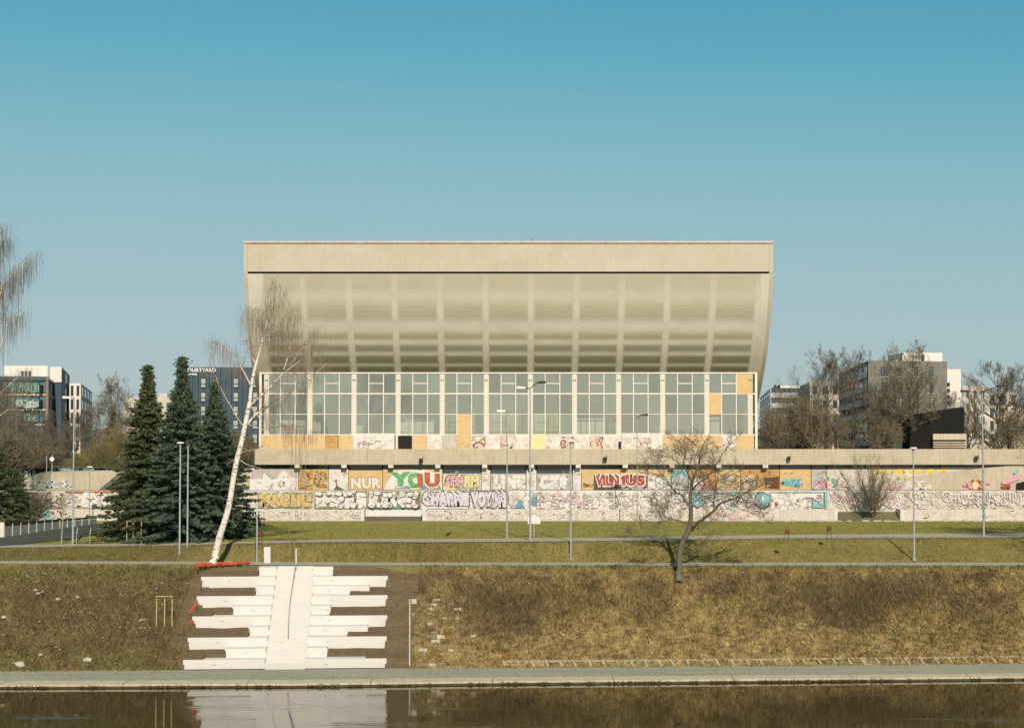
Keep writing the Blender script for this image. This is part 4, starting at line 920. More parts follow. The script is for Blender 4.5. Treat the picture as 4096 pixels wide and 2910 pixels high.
deco(3060, lambda d: (d.stroke([(3090, 1966), (3306, 1966)], 3, paint_teal), d.poly([(3298, 1964), (3309, 1964), (3309, 2032), (3298, 2032)], paint_teal), d.stroke([(3296, 1966), (3296, 2024)], 2, paint_dark),
      d.poly([(3249, 1994), (3298, 2030), (3249, 2030)], paint_teal), d.stroke([(3224, 1990), (3247, 1990), (3296, 2026)], 3, paint_dark), d.stroke([(3249, 1992), (3249, 2030)], 2, paint_dark), d.stroke([(3224, 2030), (3236, 2034)], 3, paint_dark), d.scribble(3101, 3110, 2006, 2020, 4, [paint_red], (2, 3), 6), d.blob(3281, 1981, 4, 4, paint_red, 3)))
deco(3312, lambda d: d.scribble(3316, 3516, 1966, 2030, 22, [W_, paint_grey, paint_pink, paint_cream], (2, 5), 42))
deco(3520, lambda d: d.scribble(3524, 3736, 1966, 2030, 22, [W_, paint_grey, W_], (2, 6), 43))
deco(3740, lambda d: (d.scribble(3744, 3956, 1966, 2030, 10, [W_, paint_cream], (3, 7), 44), [d.stroke([(x, 1966 + (x * 7) % 13), (x + 3, 1985 + (x * 3) % 30)], 4, paint_grey) for x in range(3790, 3950, 13)], d.scribble(3850, 3950, 1975, 2020, 10, [W_, paint_grey], (4, 9), 17)))
deco(3960, lambda d: ([d.stroke([(x, 1964 + (x * 5) % 9), (x + 2, 1982 + (x * 3) % 26)], 4, paint_grey if x % 2 else W_) for x in range(3970, 4160, 11)], d.scribble(3965, 4170, 1966, 2026, 14, [W_, paint_cream], (4, 9), 18)))
box('planter_soil', soil, mid, XX(-900, YM), XX(4700, YM), YM + .31, YW + .5, Z2, zt_m - .1)
low = empty('terrace_wall', (0, YL, Z2), 'lowest cream planter wall in front of the lawn, broken by two grassy gaps', 'planter wall', 'stepped planter walls')
lw = [(-900, -300), (-300, 60), (60, 300), (300, 600), (600, 820), (820, 1000), (1000, 1235), (1235, 1456), (1690, 1900), (1900, 2110), (2110, 2330), (2330, 2560), (2560, 2790), (2790, 3060), (3060, 3347), (3600, 3800), (3800, 4000), (4000, 4250), (4250, 4700)]
for a, b in lw:
    o = wall_piece(a, b, YL, Z2 - .3, zt_l, paint_cream, low)
    d = Deco(YL, o)
    if 990 < a < 3000: d.scribble(a + 6, b - 6, 2040, 2074, 34, [W_, W_, paint_cream, paint_pink if a % 3 == 0 else W_], (2, 5), a, .8); d.scribble(a + 6, b - 6, 2042, 2072, 14, [paint_grey, paint_grey, paint_dark], (1, 1.8), a, .5)
    elif a == 60: d.scribble(66, 290, 2044, 2074, 40, [paint_dark, paint_teal, paint_olive, paint_cream], (3, 8), 7)
    elif a >= 3600: d.scribble(a + 6, b - 6, 2042, 2072, 6, [W_, paint_grey], (2, 5), a)
    d.done()
for a, b in ((-900, 1456), (1690, 3347), (3600, 4700)):
    box('planter_soil', soil, low, XX(a, YL) + .3, XX(b, YL) - .3, YL + .31, YM - .005, Z2, zt_l - .08)
for px in (1450, 1697, 3342, 3606):
    box('end_pier', board_white, low, XX(px - 7, YL), XX(px + 7, YL), YL - .1, YM - .006, Z2 - .3, zt_l + .02)
for a, b in ((1460, 1686), (3350, 3596)):     # grassy ramps in the gaps
    m = MB().add([(XX(a, YL), YL - .4, Z2 + .01), (XX(b, YL), YL - .4, Z2 + .01), (XX(b, YM), YM - .01, Z2 + (.45 if a < 2000 else 1.0)), (XX(a, YM), YM - .01, Z2 + (.45 if a < 2000 else 1.0))], [(0, 1, 2, 3)])
    tag(m.build('grass_ramp', far_ground), kind='structure')
# kerb stones lying along the edge of the lawn
for i in range(30):
    px = 3000 + i * 45 + r2.uniform(-12, 12); w = r2.uniform(16, 34)
    if px > 4250: break
    x = XX(px, 171, 2084); y = yy = 170.6 + r2.uniform(-.3, .3)
    o = MB().prism([(x - w / 66, y - .15), (x + w / 66, y - .2), (x + w / 66, y + .15), (x - w / 70, y + .15)], Z2, Z2 + r2.uniform(.08, .22)).build('kerb_stone', stone_pale)
    tag(o, 'loose pale kerb stone lying along the top edge of the lawn', 'kerb stone', 'loose kerb stones along the lawn edge')
# embankment and platform on the left
emb = empty('concrete_embankment', P(300, 1955, 176), 'grey sloping concrete embankment with dark graffiti left of the spruces', 'embankment')
a = P(-400, 1958, 175.6); pts = [(-400, 1958), (70, 1958), (68, 1944), (95, 1920), (140, 1897), (172, 1887), (300, 1886), (480, 1880), (1010, 1880), (1010, 1958)]
pts = [P(x, y, 176.0) for x, y in pts]
o = MB().yprism([(p.x, p.z) for p in pts[1:]], 176.0, 186).build('wall', conc_pod, emb)
d = Deco(176.0, o); d.scribble(185, 285, 1925, 1948, 34, [paint_dark, paint_grey, W_, paint_blue], (3, 7), 3); d.scribble(80, 180, 1925, 1952, 20, [paint_grey, W_, paint_olive], (3, 7), 5); d.done()
b = [P(x, y, 175.2) for x, y in ((400, 1958), (425, 1958), (560, 1840), (548, 1832))]
st2 = tag(MB().yprism([(p.x, p.z) for p in b], 174.6, 175.8).build('stair_parapet', conc_dark), 'dark slanting parapet of a stair rising behind the spruces', 'parapet')
tag(MB().box(XX(-900, 176), XX(70, 176), 176, 186, Z2, H - 4.2).build('embankment', far_ground), kind='structure')
# floodlights on the parapet
def flood(px, py, lb):
    p = P(px, py, YF - .3); t = empty('floodlight', (p.x, YF, p.z), lb, 'floodlight', 'floodlights fixed to the plaza parapet')
    MB().prism([(p.x - .22, p.y - .12), (p.x + .2, p.y - .2), (p.x + .25, p.y + .12), (p.x - .15, p.y + .15)], p.z - .32, p.z + .16).build('lamp_head', lamp_dark, t)
    MB().tube([(p.x, YF + .01, p.z - .05), (p.x + .05, p.y, p.z + .05), (p.x + .3, p.y - .05, p.z + .35)], .035, 5, True).build('bracket', lamp_dark, t)
flood(1684, 1838, 'dark floodlight on the parapet slab above the blue and green YOU lettering'); flood(2420, 1832, 'dark floodlight on the parapet slab above the red lettering on plywood')
flood(3155, 1830, 'dark floodlight on the parapet slab right of the bare tree'); flood(3906, 1828, 'dark floodlight on the parapet slab nearest the right edge')
cabs = empty('cable_spool', P(1030, 1600, 200), 'x', 'x') if False else None
# ================================================================== TREES
def smooth(pts, n=4): return [Vector(p) for p in catmull([tuple(p) for p in pts], n)]
class TreeB:
    def __init__(s, seed): s.r = random.Random(seed); s.wood = MB(); s.twig = MB()
    def limb(s, pts, r0, r1, sides=7):
        n = len(pts); s.wood.tube(pts, [lerp(r0, r1, (i / (n - 1)) ** .8) for i in range(n)], sides)
    def grow(s, p, d, L, r, lev, mx, droop=0.0, spread=.9, kids=5, twig_r=.012, wig=.22, up=.1):
        rr = s.r; n = 4 if lev < mx else 3; pts = [Vector(p)]; d = Vector(d).normalized(); q = Vector(p); dirs = [d.copy()]
        for i in range(n):
            d = d + Vector((rr.gauss(0, wig), rr.gauss(0, wig), rr.gauss(0, wig * .8) + up - droop * (lev >= mx - 1))); d.normalize(); q = q + d * (L / n); pts.append(q.copy()); dirs.append(d.copy())
        r1 = max(r * .45, twig_r * .6); rad = [lerp(r, r1, i / n) for i in range(n + 1)]
        (s.wood if lev < mx - 1 else s.twig).tube(pts, rad, 6 if lev == 0 else 4 if lev < mx - 1 else 3)
        if lev >= mx: return
        for k in range(kids):
            t = (k + .6 + rr.uniform(-.3, .3)) / kids; t = .2 + .8 * t; i = min(int(t * n), n - 1); f = t * n - i; b = pts[i].lerp(pts[i + 1], min(f, 1))
            ax = Vector((rr.gauss(0, 1), rr.gauss(0, 1), rr.gauss(0, 1))); ax = (ax - ax.dot(dirs[i]) * dirs[i]).normalized()
            nd = (dirs[i] * rr.uniform(.55, 1.0) + ax * spread * rr.uniform(.7, 1.2)).normalized()
            s.grow(b, nd, L * rr.uniform(.5, .78) * (1.15 - .45 * t), max(r * .5 * (1.1 - .4 * t), twig_r), lev + 1, mx, droop, spread, kids, twig_r, wig, up)
    def along(s, pts, L, r, every=.5, lev=2, mx=4, start=.25, **k):
        rr = s.r; tot = 0; n = len(pts)
        for i in range(n - 1):
            a, b = pts[i], pts[i + 1]; d = (b - a)
            m = max(1, int(d.length / every + rr.random()))
            for j in range(m):
                t = (i + (j + rr.random()) / m) / (n - 1)
                if t < start: continue
                ax = Vector((rr.gauss(0, 1), rr.gauss(0, 1), rr.gauss(.2, 1))); dd = d.normalized(); ax = (ax - ax.dot(dd) * dd).normalized()
                s.grow(a.lerp(b, (j + .5) / m), dd * .55 + ax * .9, L * rr.uniform(.5, 1.1) * (1.2 - .6 * t), r, lev, mx, **k)
    def hang(s, p, L, r=.011, n=4, sway=.12):
        rr = s.r; q = Vector(p); pts = [q.copy()]; d = Vector((rr.gauss(0, .5), rr.gauss(0, .5), rr.uniform(-.1, .6)))
        for i in range(n):
            d = d * .35 + Vector((rr.gauss(0, sway), rr.gauss(0, sway), -1)); q = q + d.normalized() * L / n; pts.append(q.copy())
        s.twig.tube(pts, [r * 1.2] + [r] * (n - 1) + [r * .6], 3)
    def finish(s, name, loc, label, cat, mw, mt, group=None):
        t = empty(name, loc, label, cat, group); s.wood.build('trunk', mw, t, True); s.twig.build('crown', mt, t); return t

# --- the bare tree on the top edge of the bank
YT0 = bank_pt(2714, 2322)[0].y + .6
tb = TreeB(11)
def TP(px, py, dy=0): return P(px, py, YT0 + dy)
trunk = smooth([TP(2714, 2328, -.6), TP(2716, 2270), TP(2719, 2215), TP(2731, 2165), TP(2752, 2125), TP(2762, 2085), TP(2764, 2040), TP(2762, 2000, .3), TP(2766, 1950, .2), TP(2772, 1915, -.1), TP(2795, 1860, -.3), TP(2803, 1800, -.2), TP(2826, 1755)])
nT = len(trunk); tb.wood.tube(trunk, [pw(i / (nT - 1), [(0, .42), (.05, .29), (.3, .25), (.5, .19), (.7, .13), (1, .035)]) for i in range(nT)], 9)
limbs = [([(2768, 2118, 0), (2785, 2095, -.6), (2830, 2062, -1.1), (2862, 2035, -1.4), (2888, 2008, -1.6), (2950, 1988, -1.8), (3015, 1955, -1.6), (3080, 1925, -1.5)], .22, .035),
         ([(2858, 2038, -1.4), (2854, 2005, -1.2), (2866, 1960, -.8), (2868, 1925, -.5), (2915, 1905, 0), (2960, 1880, .4)], .10, .02),
         ([(2762, 2030, 0), (2742, 2005, .4), (2728, 1980, .6), (2700, 1965, 1), (2668, 1925, 1.3), (2655, 1905, 1.5), (2600, 1890, 2), (2560, 1893, 2.2)], .15, .02),
         ([(2655, 1905, 1.5), (2620, 1870, 1.8), (2580, 1850, 2)], .05, .015),
         ([(2758, 2090, 0), (2735, 2088, -.8), (2700, 2078, -1.5), (2660, 2082, -2), (2610, 2098, -2.5), (2560, 2118, -3), (2500, 2150, -3.4)], .10, .012),
         ([(2700, 2078, -1.5), (2660, 2065, -2.2), (2620, 2060, -2.6)], .05, .012),
         ([(2780, 2108, 0), (2800, 2120, -1), (2830, 2150, -1.7), (2850, 2185, -2)], .07, .01),
         ([(2766, 1960, .2), (2790, 1935, -.6), (2830, 1905, -1.2), (2870, 1850, -1.6), (2900, 1800, -2), (2940, 1755, -2.2)], .12, .02),
         ([(2770, 1935, .2), (2750, 1890, 1), (2732, 1845, 1.4), (2745, 1820, 1.4), (2725, 1780, 1.5), (2690, 1740, 1.6)], .11, .015),
         ([(2748, 1880, 1), (2700, 1840, 1.6), (2650, 1820, 2), (2610, 1825, 2)], .06, .012),
         ([(2776, 1905, 0), (2760, 1860, -.8), (2772, 1800, -1.2), (2755, 1750, -1.4)], .07, .012),
         ([(2800, 1990, -.6), (2860, 1975, -2), (2930, 1980, -2.4), (3000, 2010, -2.8), (3060, 2040, -3)], .06, .01),
         ([(2890, 2008, -1.6), (2950, 2030, -2), (3010, 2055, -2.3), (3080, 2090, -2.5)], .05, .01),
         ([(2766, 2010, 0), (2800, 2000, 1), (2850, 1985, 1.6)], .05, .01), ([(2740, 2000, .4), (2690, 2015, 1.2), (2640, 2025, 1.6), (2590, 2010, 2)], .045, .01)]
for pts, a, b in limbs:
    q = smooth([TP(*p) for p in pts]); tb.limb(q, a * .8, b, 6)
    tb.along(q, 1.95, .026, .33, 2, 4, .18, kids=5, twig_r=.012, up=.06, spread=.95, wig=.28)
tb.along(trunk[int(nT * .5):], 2.1, .028, .3, 2, 4, .0, kids=5, twig_r=.012, up=.1)
tb.along(trunk[:int(nT * .5)], .5, .012, 1.4, 4, 4, .3, kids=2, twig_r=.01)
tb.finish('bare_tree', TP(2714, 2328), 'gnarled leafless tree with wide spreading limbs at the top of the bank', 'tree', bark, bark_warm)

# --- the leaning birch
YB0 = 131.6; bb = TreeB(5)
def BP(px, py, dy=0): return P(px, py, YB0 + dy)
bt = smooth([BP(850, 2262, -.3), BP(862, 2215), BP(880, 2140), BP(903, 2070), BP(918, 2010), BP(931, 1930), BP(946, 1845), BP(963, 1780), BP(978, 1712), BP(990, 1650), BP(1000, 1598), BP(1006, 1540), BP(1020, 1471), BP(1036, 1415), BP(1053, 1350), BP(1067, 1287), BP(1082, 1240, .3), BP(1119, 1199, .4), BP(1140, 1150, .5)])
nB = len(bt); bb.wood.tube(bt, [pw(i / (nB - 1), [(0, .42), (.06, .33), (.2, .27), (.45, .23), (.7, .13), (.88, .05), (1, .015)]) for i in range(nB)], 10)
BL = [([(995, 1628, 0), (1025, 1600, -.4), (1067, 1563, -.8), (1105, 1520, -1), (1145, 1484, -1.1), (1209, 1436, -1.2), (1270, 1384, -1.4)], .12, .02, 1.6),
      ([(1136, 1478, -1), (1150, 1430, -.6), (1158, 1393, -.4), (1172, 1348, -.2)], .06, .012, 1.6),
      ([(1170, 1450, -1), (1200, 1405, -1.6), (1231, 1367, -1.8), (1265, 1322, -2)], .06, .012, 1.7),
      ([(988, 1700, 0), (1010, 1670, .6), (1041, 1643, 1), (1080, 1622, 1.3), (1119, 1604, 1.6), (1175, 1561, 2), (1231, 1514, 2.3), (1304, 1458, 2.6)], .12, .015, 1.5),
      ([(1002, 1540, 0), (985, 1505, .6), (970, 1478, .9), (946, 1440, 1.2), (912, 1410, 1.5), (880, 1385, 1.8), (850, 1372, 2)], .07, .012, 1.3),
      ([(972, 1702, 0), (950, 1672, -.8), (929, 1634, -1.2), (908, 1600, -1.6), (890, 1565, -2), (872, 1530, -2.2), (860, 1501, -2.4), (835, 1480, -2.6)], .07, .012, .35),
      ([(1055, 1345, 0), (1085, 1318, -.6), (1119, 1294, -.9), (1179, 1246, -1.4)], .055, .01, 1.7), ([(1056, 1352, 0), (1090, 1325, .8), (1140, 1300, 1.4), (1190, 1275, 1.8)], .05, .01, 1.7),
      ([(1070, 1285, 0), (1083, 1230, -.6), (1088, 1170, -.8), (1092, 1130, -.8)], .05, .01, 1.4), ([(1062, 1320, 0), (1040, 1280, .8), (1030, 1240, 1.1)], .045, .01, 1.5),
      ([(1024, 1455, 0), (1005, 1425, .6), (990, 1393, .8), (984, 1365, .9)], .045, .01, 1.0), ([(1054, 1350, 0), (1040, 1310, -.7), (1010, 1280, -1.1), (995, 1240, -1.3)], .045, .01, 1.6),
      ([(1040, 1400, 0), (1080, 1370, 1.4), (1130, 1340, 2.2), (1160, 1310, 2.5)], .045, .01, 1.6),
      ([(965, 1812, 0), (985, 1803, -.6), (1010, 1800, -1), (1045, 1790, -1.3)], .05, .012, .3), ([(962, 1840, 0), (995, 1860, -1), (1030, 1868, -1.5), (1060, 1885, -1.8)], .035, .01, .2),
      ([(945, 1845, 0), (930, 1842, .5), (905, 1858, .9)], .03, .01, .2), ([(938, 1940, 0), (955, 1937, -.5), (985, 1950, -1)], .04, .01, .2),
      ([(1000, 1620, 0), (1060, 1690, -2), (1130, 1700, -2.8), (1180, 1705, -3)], .04, .01, .8), ([(980, 1690, 0), (1060, 1720, -2), (1140, 1715, -2.7), (1215, 1740, -3)], .04, .01, .8)]
for pts, a, b, hg in BL:
    q = smooth([BP(*p) for p in pts]); bb.limb(q, a, b, 6)
    rr = bb.r
    if hg > .25:
        nq = len(q)
        for i in range(int(nq * .3), nq):
            for k in range(int((9 if hg > 1 else 3) * (.5 + i / nq))):
                o = q[i] + Vector((rr.gauss(0, .55), rr.gauss(0, .5), rr.gauss(.2, .3))); bb.hang(o, rr.uniform(.5, 1.9) * hg, .009 if hg > 1 else .01, 4)
            for k in range(2):
                d = Vector((rr.gauss(0, 1), rr.gauss(0, 1), rr.uniform(0, 1))); e = q[i] + d.normalized() * rr.uniform(.3, 1.1); bb.twig.tube([q[i], q[i].lerp(e, .5) + Vector((0, 0, .1)), e], [.018, .013, .008], 3)
    else:
        bb.along(q, .5, .012, .5, 3, 4, .3, kids=2, twig_r=.009)
for i in range(int(nB * .8), nB):
    for k in range(8): bb.hang(bt[i] + Vector((bb.r.gauss(0, .5), bb.r.gauss(0, .5), .1)), bb.r.uniform(.5, 1.6) * 1.4, .009)
for px, y0, y1, n in ((1183, 1705, 2240, 5), (1214, 1740, 2170, 6), (1235, 1720, 1800, 30), (1150, 1700, 1830, 30), (1120, 1690, 1760, 10), (1200, 1720, 2000, 5)):
    for k in range(n):
        a = BP(px + bb.r.gauss(0, 16 if n > 9 else 3), y0 + bb.r.uniform(-8, 8), -3); bb.hang(a, (y1 - y0) / F * 130 * bb.r.uniform(.45, 1.0), .011, 6, .05)
bb.finish('birch_tree', BP(850, 2262), 'leaning white barked birch with hanging bare twigs beside the top of the stair', 'tree', birch_m, twig_red)

# --- birch at the left edge of the view
YE_ = 150.0; eb = TreeB(21)
def EP(px, py, dy=0): return P(px, py, YE_ + dy)
et = smooth([EP(-95, 2175), EP(-85, 1950), EP(-80, 1700), EP(-70, 1450), EP(-55, 1200), EP(-40, 1000), EP(-25, 900)]); eb.wood.tube(et, [lerp(.4, .03, i / (len(et) - 1)) for i in range(len(et))], 8)
for pts in ([(-75, 1420), (-30, 1320), (20, 1250), (60, 1140), (85, 1080), (110, 1040)], [(-70, 1300), (-20, 1180), (35, 1120), (80, 1070), (140, 1010)], [(-80, 1680), (-30, 1600), (30, 1545), (80, 1500), (112, 1480)], [(-78, 1560), (-20, 1450), (30, 1300), (60, 1270), (95, 1245)],
            [(-55, 1150), (-20, 1050), (10, 980), (30, 960)], [(-50, 1080), (-20, 990), (0, 930), (12, 900)], [(-80, 1600), (-150, 1450), (-200, 1350)], [(-60, 1200), (-140, 1100), (-190, 1050)], [(-75, 1380), (-10, 1240), (10, 1130), (30, 1090)], [(-80, 1750), (-20, 1680), (30, 1640), (60, 1640)]):
    q = smooth([EP(a, b, eb.r.uniform(-1, 1)) for a, b in pts]); eb.limb(q, .08, .012, 5)
    for i in range(int(len(q) * .35), len(q)):
        for k in range(13): eb.hang(q[i] + Vector((eb.r.gauss(0, .5), eb.r.gauss(0, .5), eb.r.gauss(.1, .25))), eb.r.uniform(.6, 3.2), .011, 5, .08)
eb.finish('birch_tree', EP(-95, 2175), 'tall bare birch whose hanging twigs enter at the left edge above the glass office', 'tree', birch_m, bark_bg)

# --- spruces
needle_b = mat('spruce_needles_blue', (0.048, 0.078, 0.046), (0.100, 0.135, 0.086), 1.0, .8)
needle_g = mat('spruce_needles_green', (0.054, 0.078, 0.032), (0.105, 0.122, 0.046), 1.0, .8)
cone_m = mat('spruce_cones', (0.30, 0.16, 0.06), (.20, .10, .04), 3, .9)
def spruce(name, base, h, rad, label, m, seed, dens=1.0, cones=True, tier=.42, lean=0.0, group=None, rmin=.04):
    g = np.random.default_rng(seed); rr = random.Random(seed); t = empty(name, base, label, 'tree', group); bx, by, bz = base
    MB().tube([(bx, by, bz), (bx + lean * .5, by, bz + h * .5), (bx + lean, by, bz + h)], [.03 * rad + .16, .12, .015], 7).build('trunk', bark_bg, t)
    C = []; D = []; S = []; wood = MB(); z = .06 * h; cone = MB()
    while z < h * .985:
        f = 1 - z / h; rz = rad * (f ** .85) * (1 - math.exp(-f * 5 - .04)) * rr.uniform(.74, 1.16) + rmin; nb = max(5, int((7 + 7 * f) * dens))
        a0 = rr.random() * 6.28
        for b in range(nb):
            a = a0 + 6.283 * b / nb + rr.gauss(0, .22); L = rz * rr.uniform(.68, 1.15); el = lerp(.55, -.28, f ** .5) + rr.gauss(0, .08)
            n = max(4, int(L / .12 * dens)); u = np.sort(g.random(n)) ** .75 * L
            x = bx + lean * z / h + np.cos(a) * u; y = by + np.sin(a) * u; zz_ = bz + z + u * el - .10 * u * u / max(L, .5) + .13 * (u / L) ** 3 * L
            wood.tube([(bx + lean * z / h, by, bz + z), (x[-1], y[-1], zz_[-1])], [.03, .008], 3)
            for rep in range(3):
                sd = g.normal(0, 1, n) * .55 * (1.1 - u / (L + .2)); px = x - np.sin(a) * sd * .55; py = y + np.cos(a) * sd * .55; pz = zz_ - np.abs(sd) * .22 + g.normal(0, .05, n)
                C.append(np.stack([px, py, pz], 1)); D.append(np.stack([np.cos(a) + -np.sin(a) * np.sign(sd) * .9 + g.normal(0, .25, n), np.sin(a) + np.cos(a) * np.sign(sd) * .9 + g.normal(0, .25, n), -.25 + g.normal(0, .22, n)], 1)); S.append(g.uniform(.6, 1.25, n) * (1 if rad > 1.5 else .7))
            if cones and f < .6 and rr.random() < .6: 
                k = rr.randrange(n); c = (x[k], y[k] - .05, zz_[k] - .12); cone.box(c[0] - .05, c[0] + .05, c[1] - .05, c[1] + .05, c[2] - .16, c[2] + .04)
        z += tier * rr.uniform(.75, 1.2) * (.55 + .6 * f)
    C = np.concatenate(C); D = np.concatenate(D); S = np.concatenate(S); D /= np.linalg.norm(D, axis=1)[:, None]; n = len(C)
    up = g.normal(0, 1, (n, 3)); W = np.cross(D, up); W /= np.linalg.norm(W, axis=1)[:, None] + 1e-9
    Lq = .34 * S[:, None]; wq = .055 * S[:, None]
    V = np.stack([C - W * wq, C + W * wq, C + D * Lq, C + D * Lq * .2 + np.array([0, 0, -.12]) * S[:, None] - W * wq, C + D * Lq * .8 + W * wq * 1.6, C - D * .08], 1).reshape(-1, 3)
    tri_cloud('foliage', V, None, m, t); tag(wood.build('branches', bark_bg, t), kind='stuff')
    if cone.v: tag(cone.build('cones', cone_m, t), kind='stuff')
    return t
def on_z(px, py, z=None): return GL(px, py)
def gy(px, Y, z=None): x = (px - 2048) / F * Y; return Vector((x, Y, zl(x, Y) if z is None else z))
p = gy(590, 148); spruce('spruce_tree', p, ZZ(1445, 148) - p.z, 5.8, 'dark green spruce, leftmost of the three big conifers', needle_g, 1, 1.25)
p = gy(728, 145); spruce('spruce_tree', p, ZZ(1415, 145) - p.z, 5.4, 'blue green spruce in the middle of three, tallest, in front of the hotel sign', needle_b, 2, 1.25)
p = gy(862, 147); spruce('spruce_tree', p, ZZ(1515, 147) - p.z, 5.7, 'blue green spruce, right one of the three conifers, behind the birch trunk', needle_b, 3, 1.25)
p = gy(450, 215, H - 4); spruce('spruce_tree', p, ZZ(1630, 215) - p.z, 2.6, 'small brownish conifer far behind the lawn, left of the three big spruces', bark_warm, 4, .7, False)
p = gy(70, 164); spruce('spruce_tree', p, ZZ(1870, 164) - p.z, 3.0, 'small dark conifer before the graffiti wall near the left edge', needle_g, 6, .9, False)
p = gy(-15, 158); spruce('spruce_tree', p, ZZ(1740, 158) - p.z, 4.8, 'dark conifer cut by the left edge of the view', needle_g, 5, .9, False)

# --- background trees: a few crown shapes, copied as separate trees
def make_bare(seed, h, wood_m, twig_m, multi=1, spread=.8, droop=0., kids=5, mx=4, twr=.016, wig=.16, tr=.22, up=.12):
    t = TreeB(seed); rr = t.r
    for k in range(multi):
        base = Vector((rr.gauss(0, .25) * (multi > 1), rr.gauss(0, .25) * (multi > 1), 0)); d = Vector((rr.gauss(0, .35) * (multi > 1), rr.gauss(0, .3) * (multi > 1), 1)).normalized()
        pts = [base]; q = base.copy(); n = 7; Lt = h * (.72 if multi == 1 else .55) * rr.uniform(.85, 1.05)
        for i in range(n): d = (d + Vector((rr.gauss(0, .09), rr.gauss(0, .09), .12))).normalized(); q = q + d * Lt / n; pts.append(q.copy())
        t.wood.tube(pts, [lerp(tr / (1 if multi == 1 else 1.6), .03, (i / n) ** .8) for i in range(n + 1)], 7)
        for i in range(2 if multi == 1 else 1, n + 1):
            f = i / n
            for j in range(3 if multi == 1 else 2):
                a = rr.random() * 6.28; dd = Vector((math.cos(a) * spread, math.sin(a) * spread, rr.uniform(.45, 1.0))).normalized()
                t.grow(pts[i].lerp(pts[i - 1], rr.random()), dd, h * .36 * rr.uniform(.7, 1.1) * (1.25 - .75 * f), tr * .35 * (1.2 - .7 * f), 1, mx, droop, .8, kids, twr, wig, up)
    return t
PROTO = {}
def proto(key, **k):
    if key not in PROTO:
        t = make_bare(**k); PROTO[key] = (t, k)
    return PROTO[key]
specs = {'tall': dict(seed=31, h=16, wood_m=bark_bg, twig_m=bark_bg, kids=4, twr=.0115, mx=5), 'broad': dict(seed=32, h=14, wood_m=bark_bg, twig_m=bark_warm, spread=1.2, kids=4, twr=.012, tr=.3, mx=5), 'brush': dict(seed=33, h=7, wood_m=bark_warm, twig_m=bark_warm, multi=5, kids=3, twr=.012, mx=4, tr=.12), 'willow': dict(seed=34, h=9, wood_m=willow, twig_m=willow, multi=4, kids=4, twr=.011, mx=4, tr=.12, droop=.05), 'dense': dict(seed=35, h=13, wood_m=bark_bg, twig_m=bark_bg, spread=1.1, kids=4, twr=.013, tr=.35, mx=5)}
SRC = {}; HT = {}
def bg_tree(kind, px, Y, py_top, label, cat='tree', name='bare_tree', group='bare trees behind the plaza', sx=1.0, z0=None, rot=0):
    k = specs[kind]; z0 = (H - 3.0) if z0 is None else z0; h = ZZ(py_top, Y) - z0
    if kind not in SRC:
        t = make_bare(**k); o = t.finish(name, (0, 0, 0), label, cat, k['wood_m'], k['twig_m'], group); SRC[kind] = o; HT[kind] = float(np.percentile([v[2] for v in t.twig.v], 99.3))
    else:
        o = copy_tree(SRC[kind]); o.name = name; o['label'] = label; o['category'] = cat; o['group'] = group
    s = h / HT[kind]; o.location = ((px - 2048) / F * Y, Y, z0); o.scale = (s * sx, s * sx, s); o.rotation_euler = (0, 0, rot); return o
BG = [('tall', 3300, 262, 1395, 'slim bare tree against the sky in front of the cream block right of the hall', .9, 0), ('tall', 3415, 250, 1400, 'slim bare tree in front of the dark balcony face of the grey apartment block', .8, 2), ('broad', 3640, 243, 1372, 'big bare tree with its top above the grey apartment block', .8, 1), ('broad', 3480, 244, 1560, 'forked leaning bare tree below the dark balconies', 1.0, 3),
      ('dense', 3975, 243, 1450, 'dense dark bare tree between the tall double lamp and the right edge', .95, .5), ('dense', 4120, 246, 1600, 'bare tree leaning in at the right edge above the parapet', 1.0, 2.2), ('brush', 3085, 243, 1620, 'brown thicket directly right of the glazed foyer', .9, 0), ('brush', 3165, 246, 1560, 'brown thicket in front of the blue and white office', .9, 1),
      ('brush', 3250, 242, 1600, 'brown thicket below the cream block', 1.0, 2), ('brush', 3345, 244, 1640, 'low brown thicket left of the leaning forked tree', 1.0, 3), ('brush', 3540, 242, 1650, 'brown thicket at the foot of the grey apartment block', 1.0, 4.5), ('tall', 3810, 244, 1560, 'thin bare tree in front of the black canopy roof', .8, 4),
      ('tall', 3135, 252, 1660, 'thin bare tree between the foyer corner and the blue office', .8, 5), ('dense', 3880, 245, 1640, 'bare tree right of the louvred wall', .9, 4.2), ('brush', 4040, 243, 1660, 'brown thicket below the right hand cream block', 1.2, 2.7), ('tall', 3560, 258, 1420, 'slender bare tree before the left corner of the grey block', .75, 1.6)]
for k, px, Y, top, lb, sx, rot in BG: bg_tree(k, px, Y, top, lb, sx=sx, rot=rot, name='bare_shrub' if k == 'brush' else 'bare_tree', cat='thicket' if k == 'brush' else 'tree')
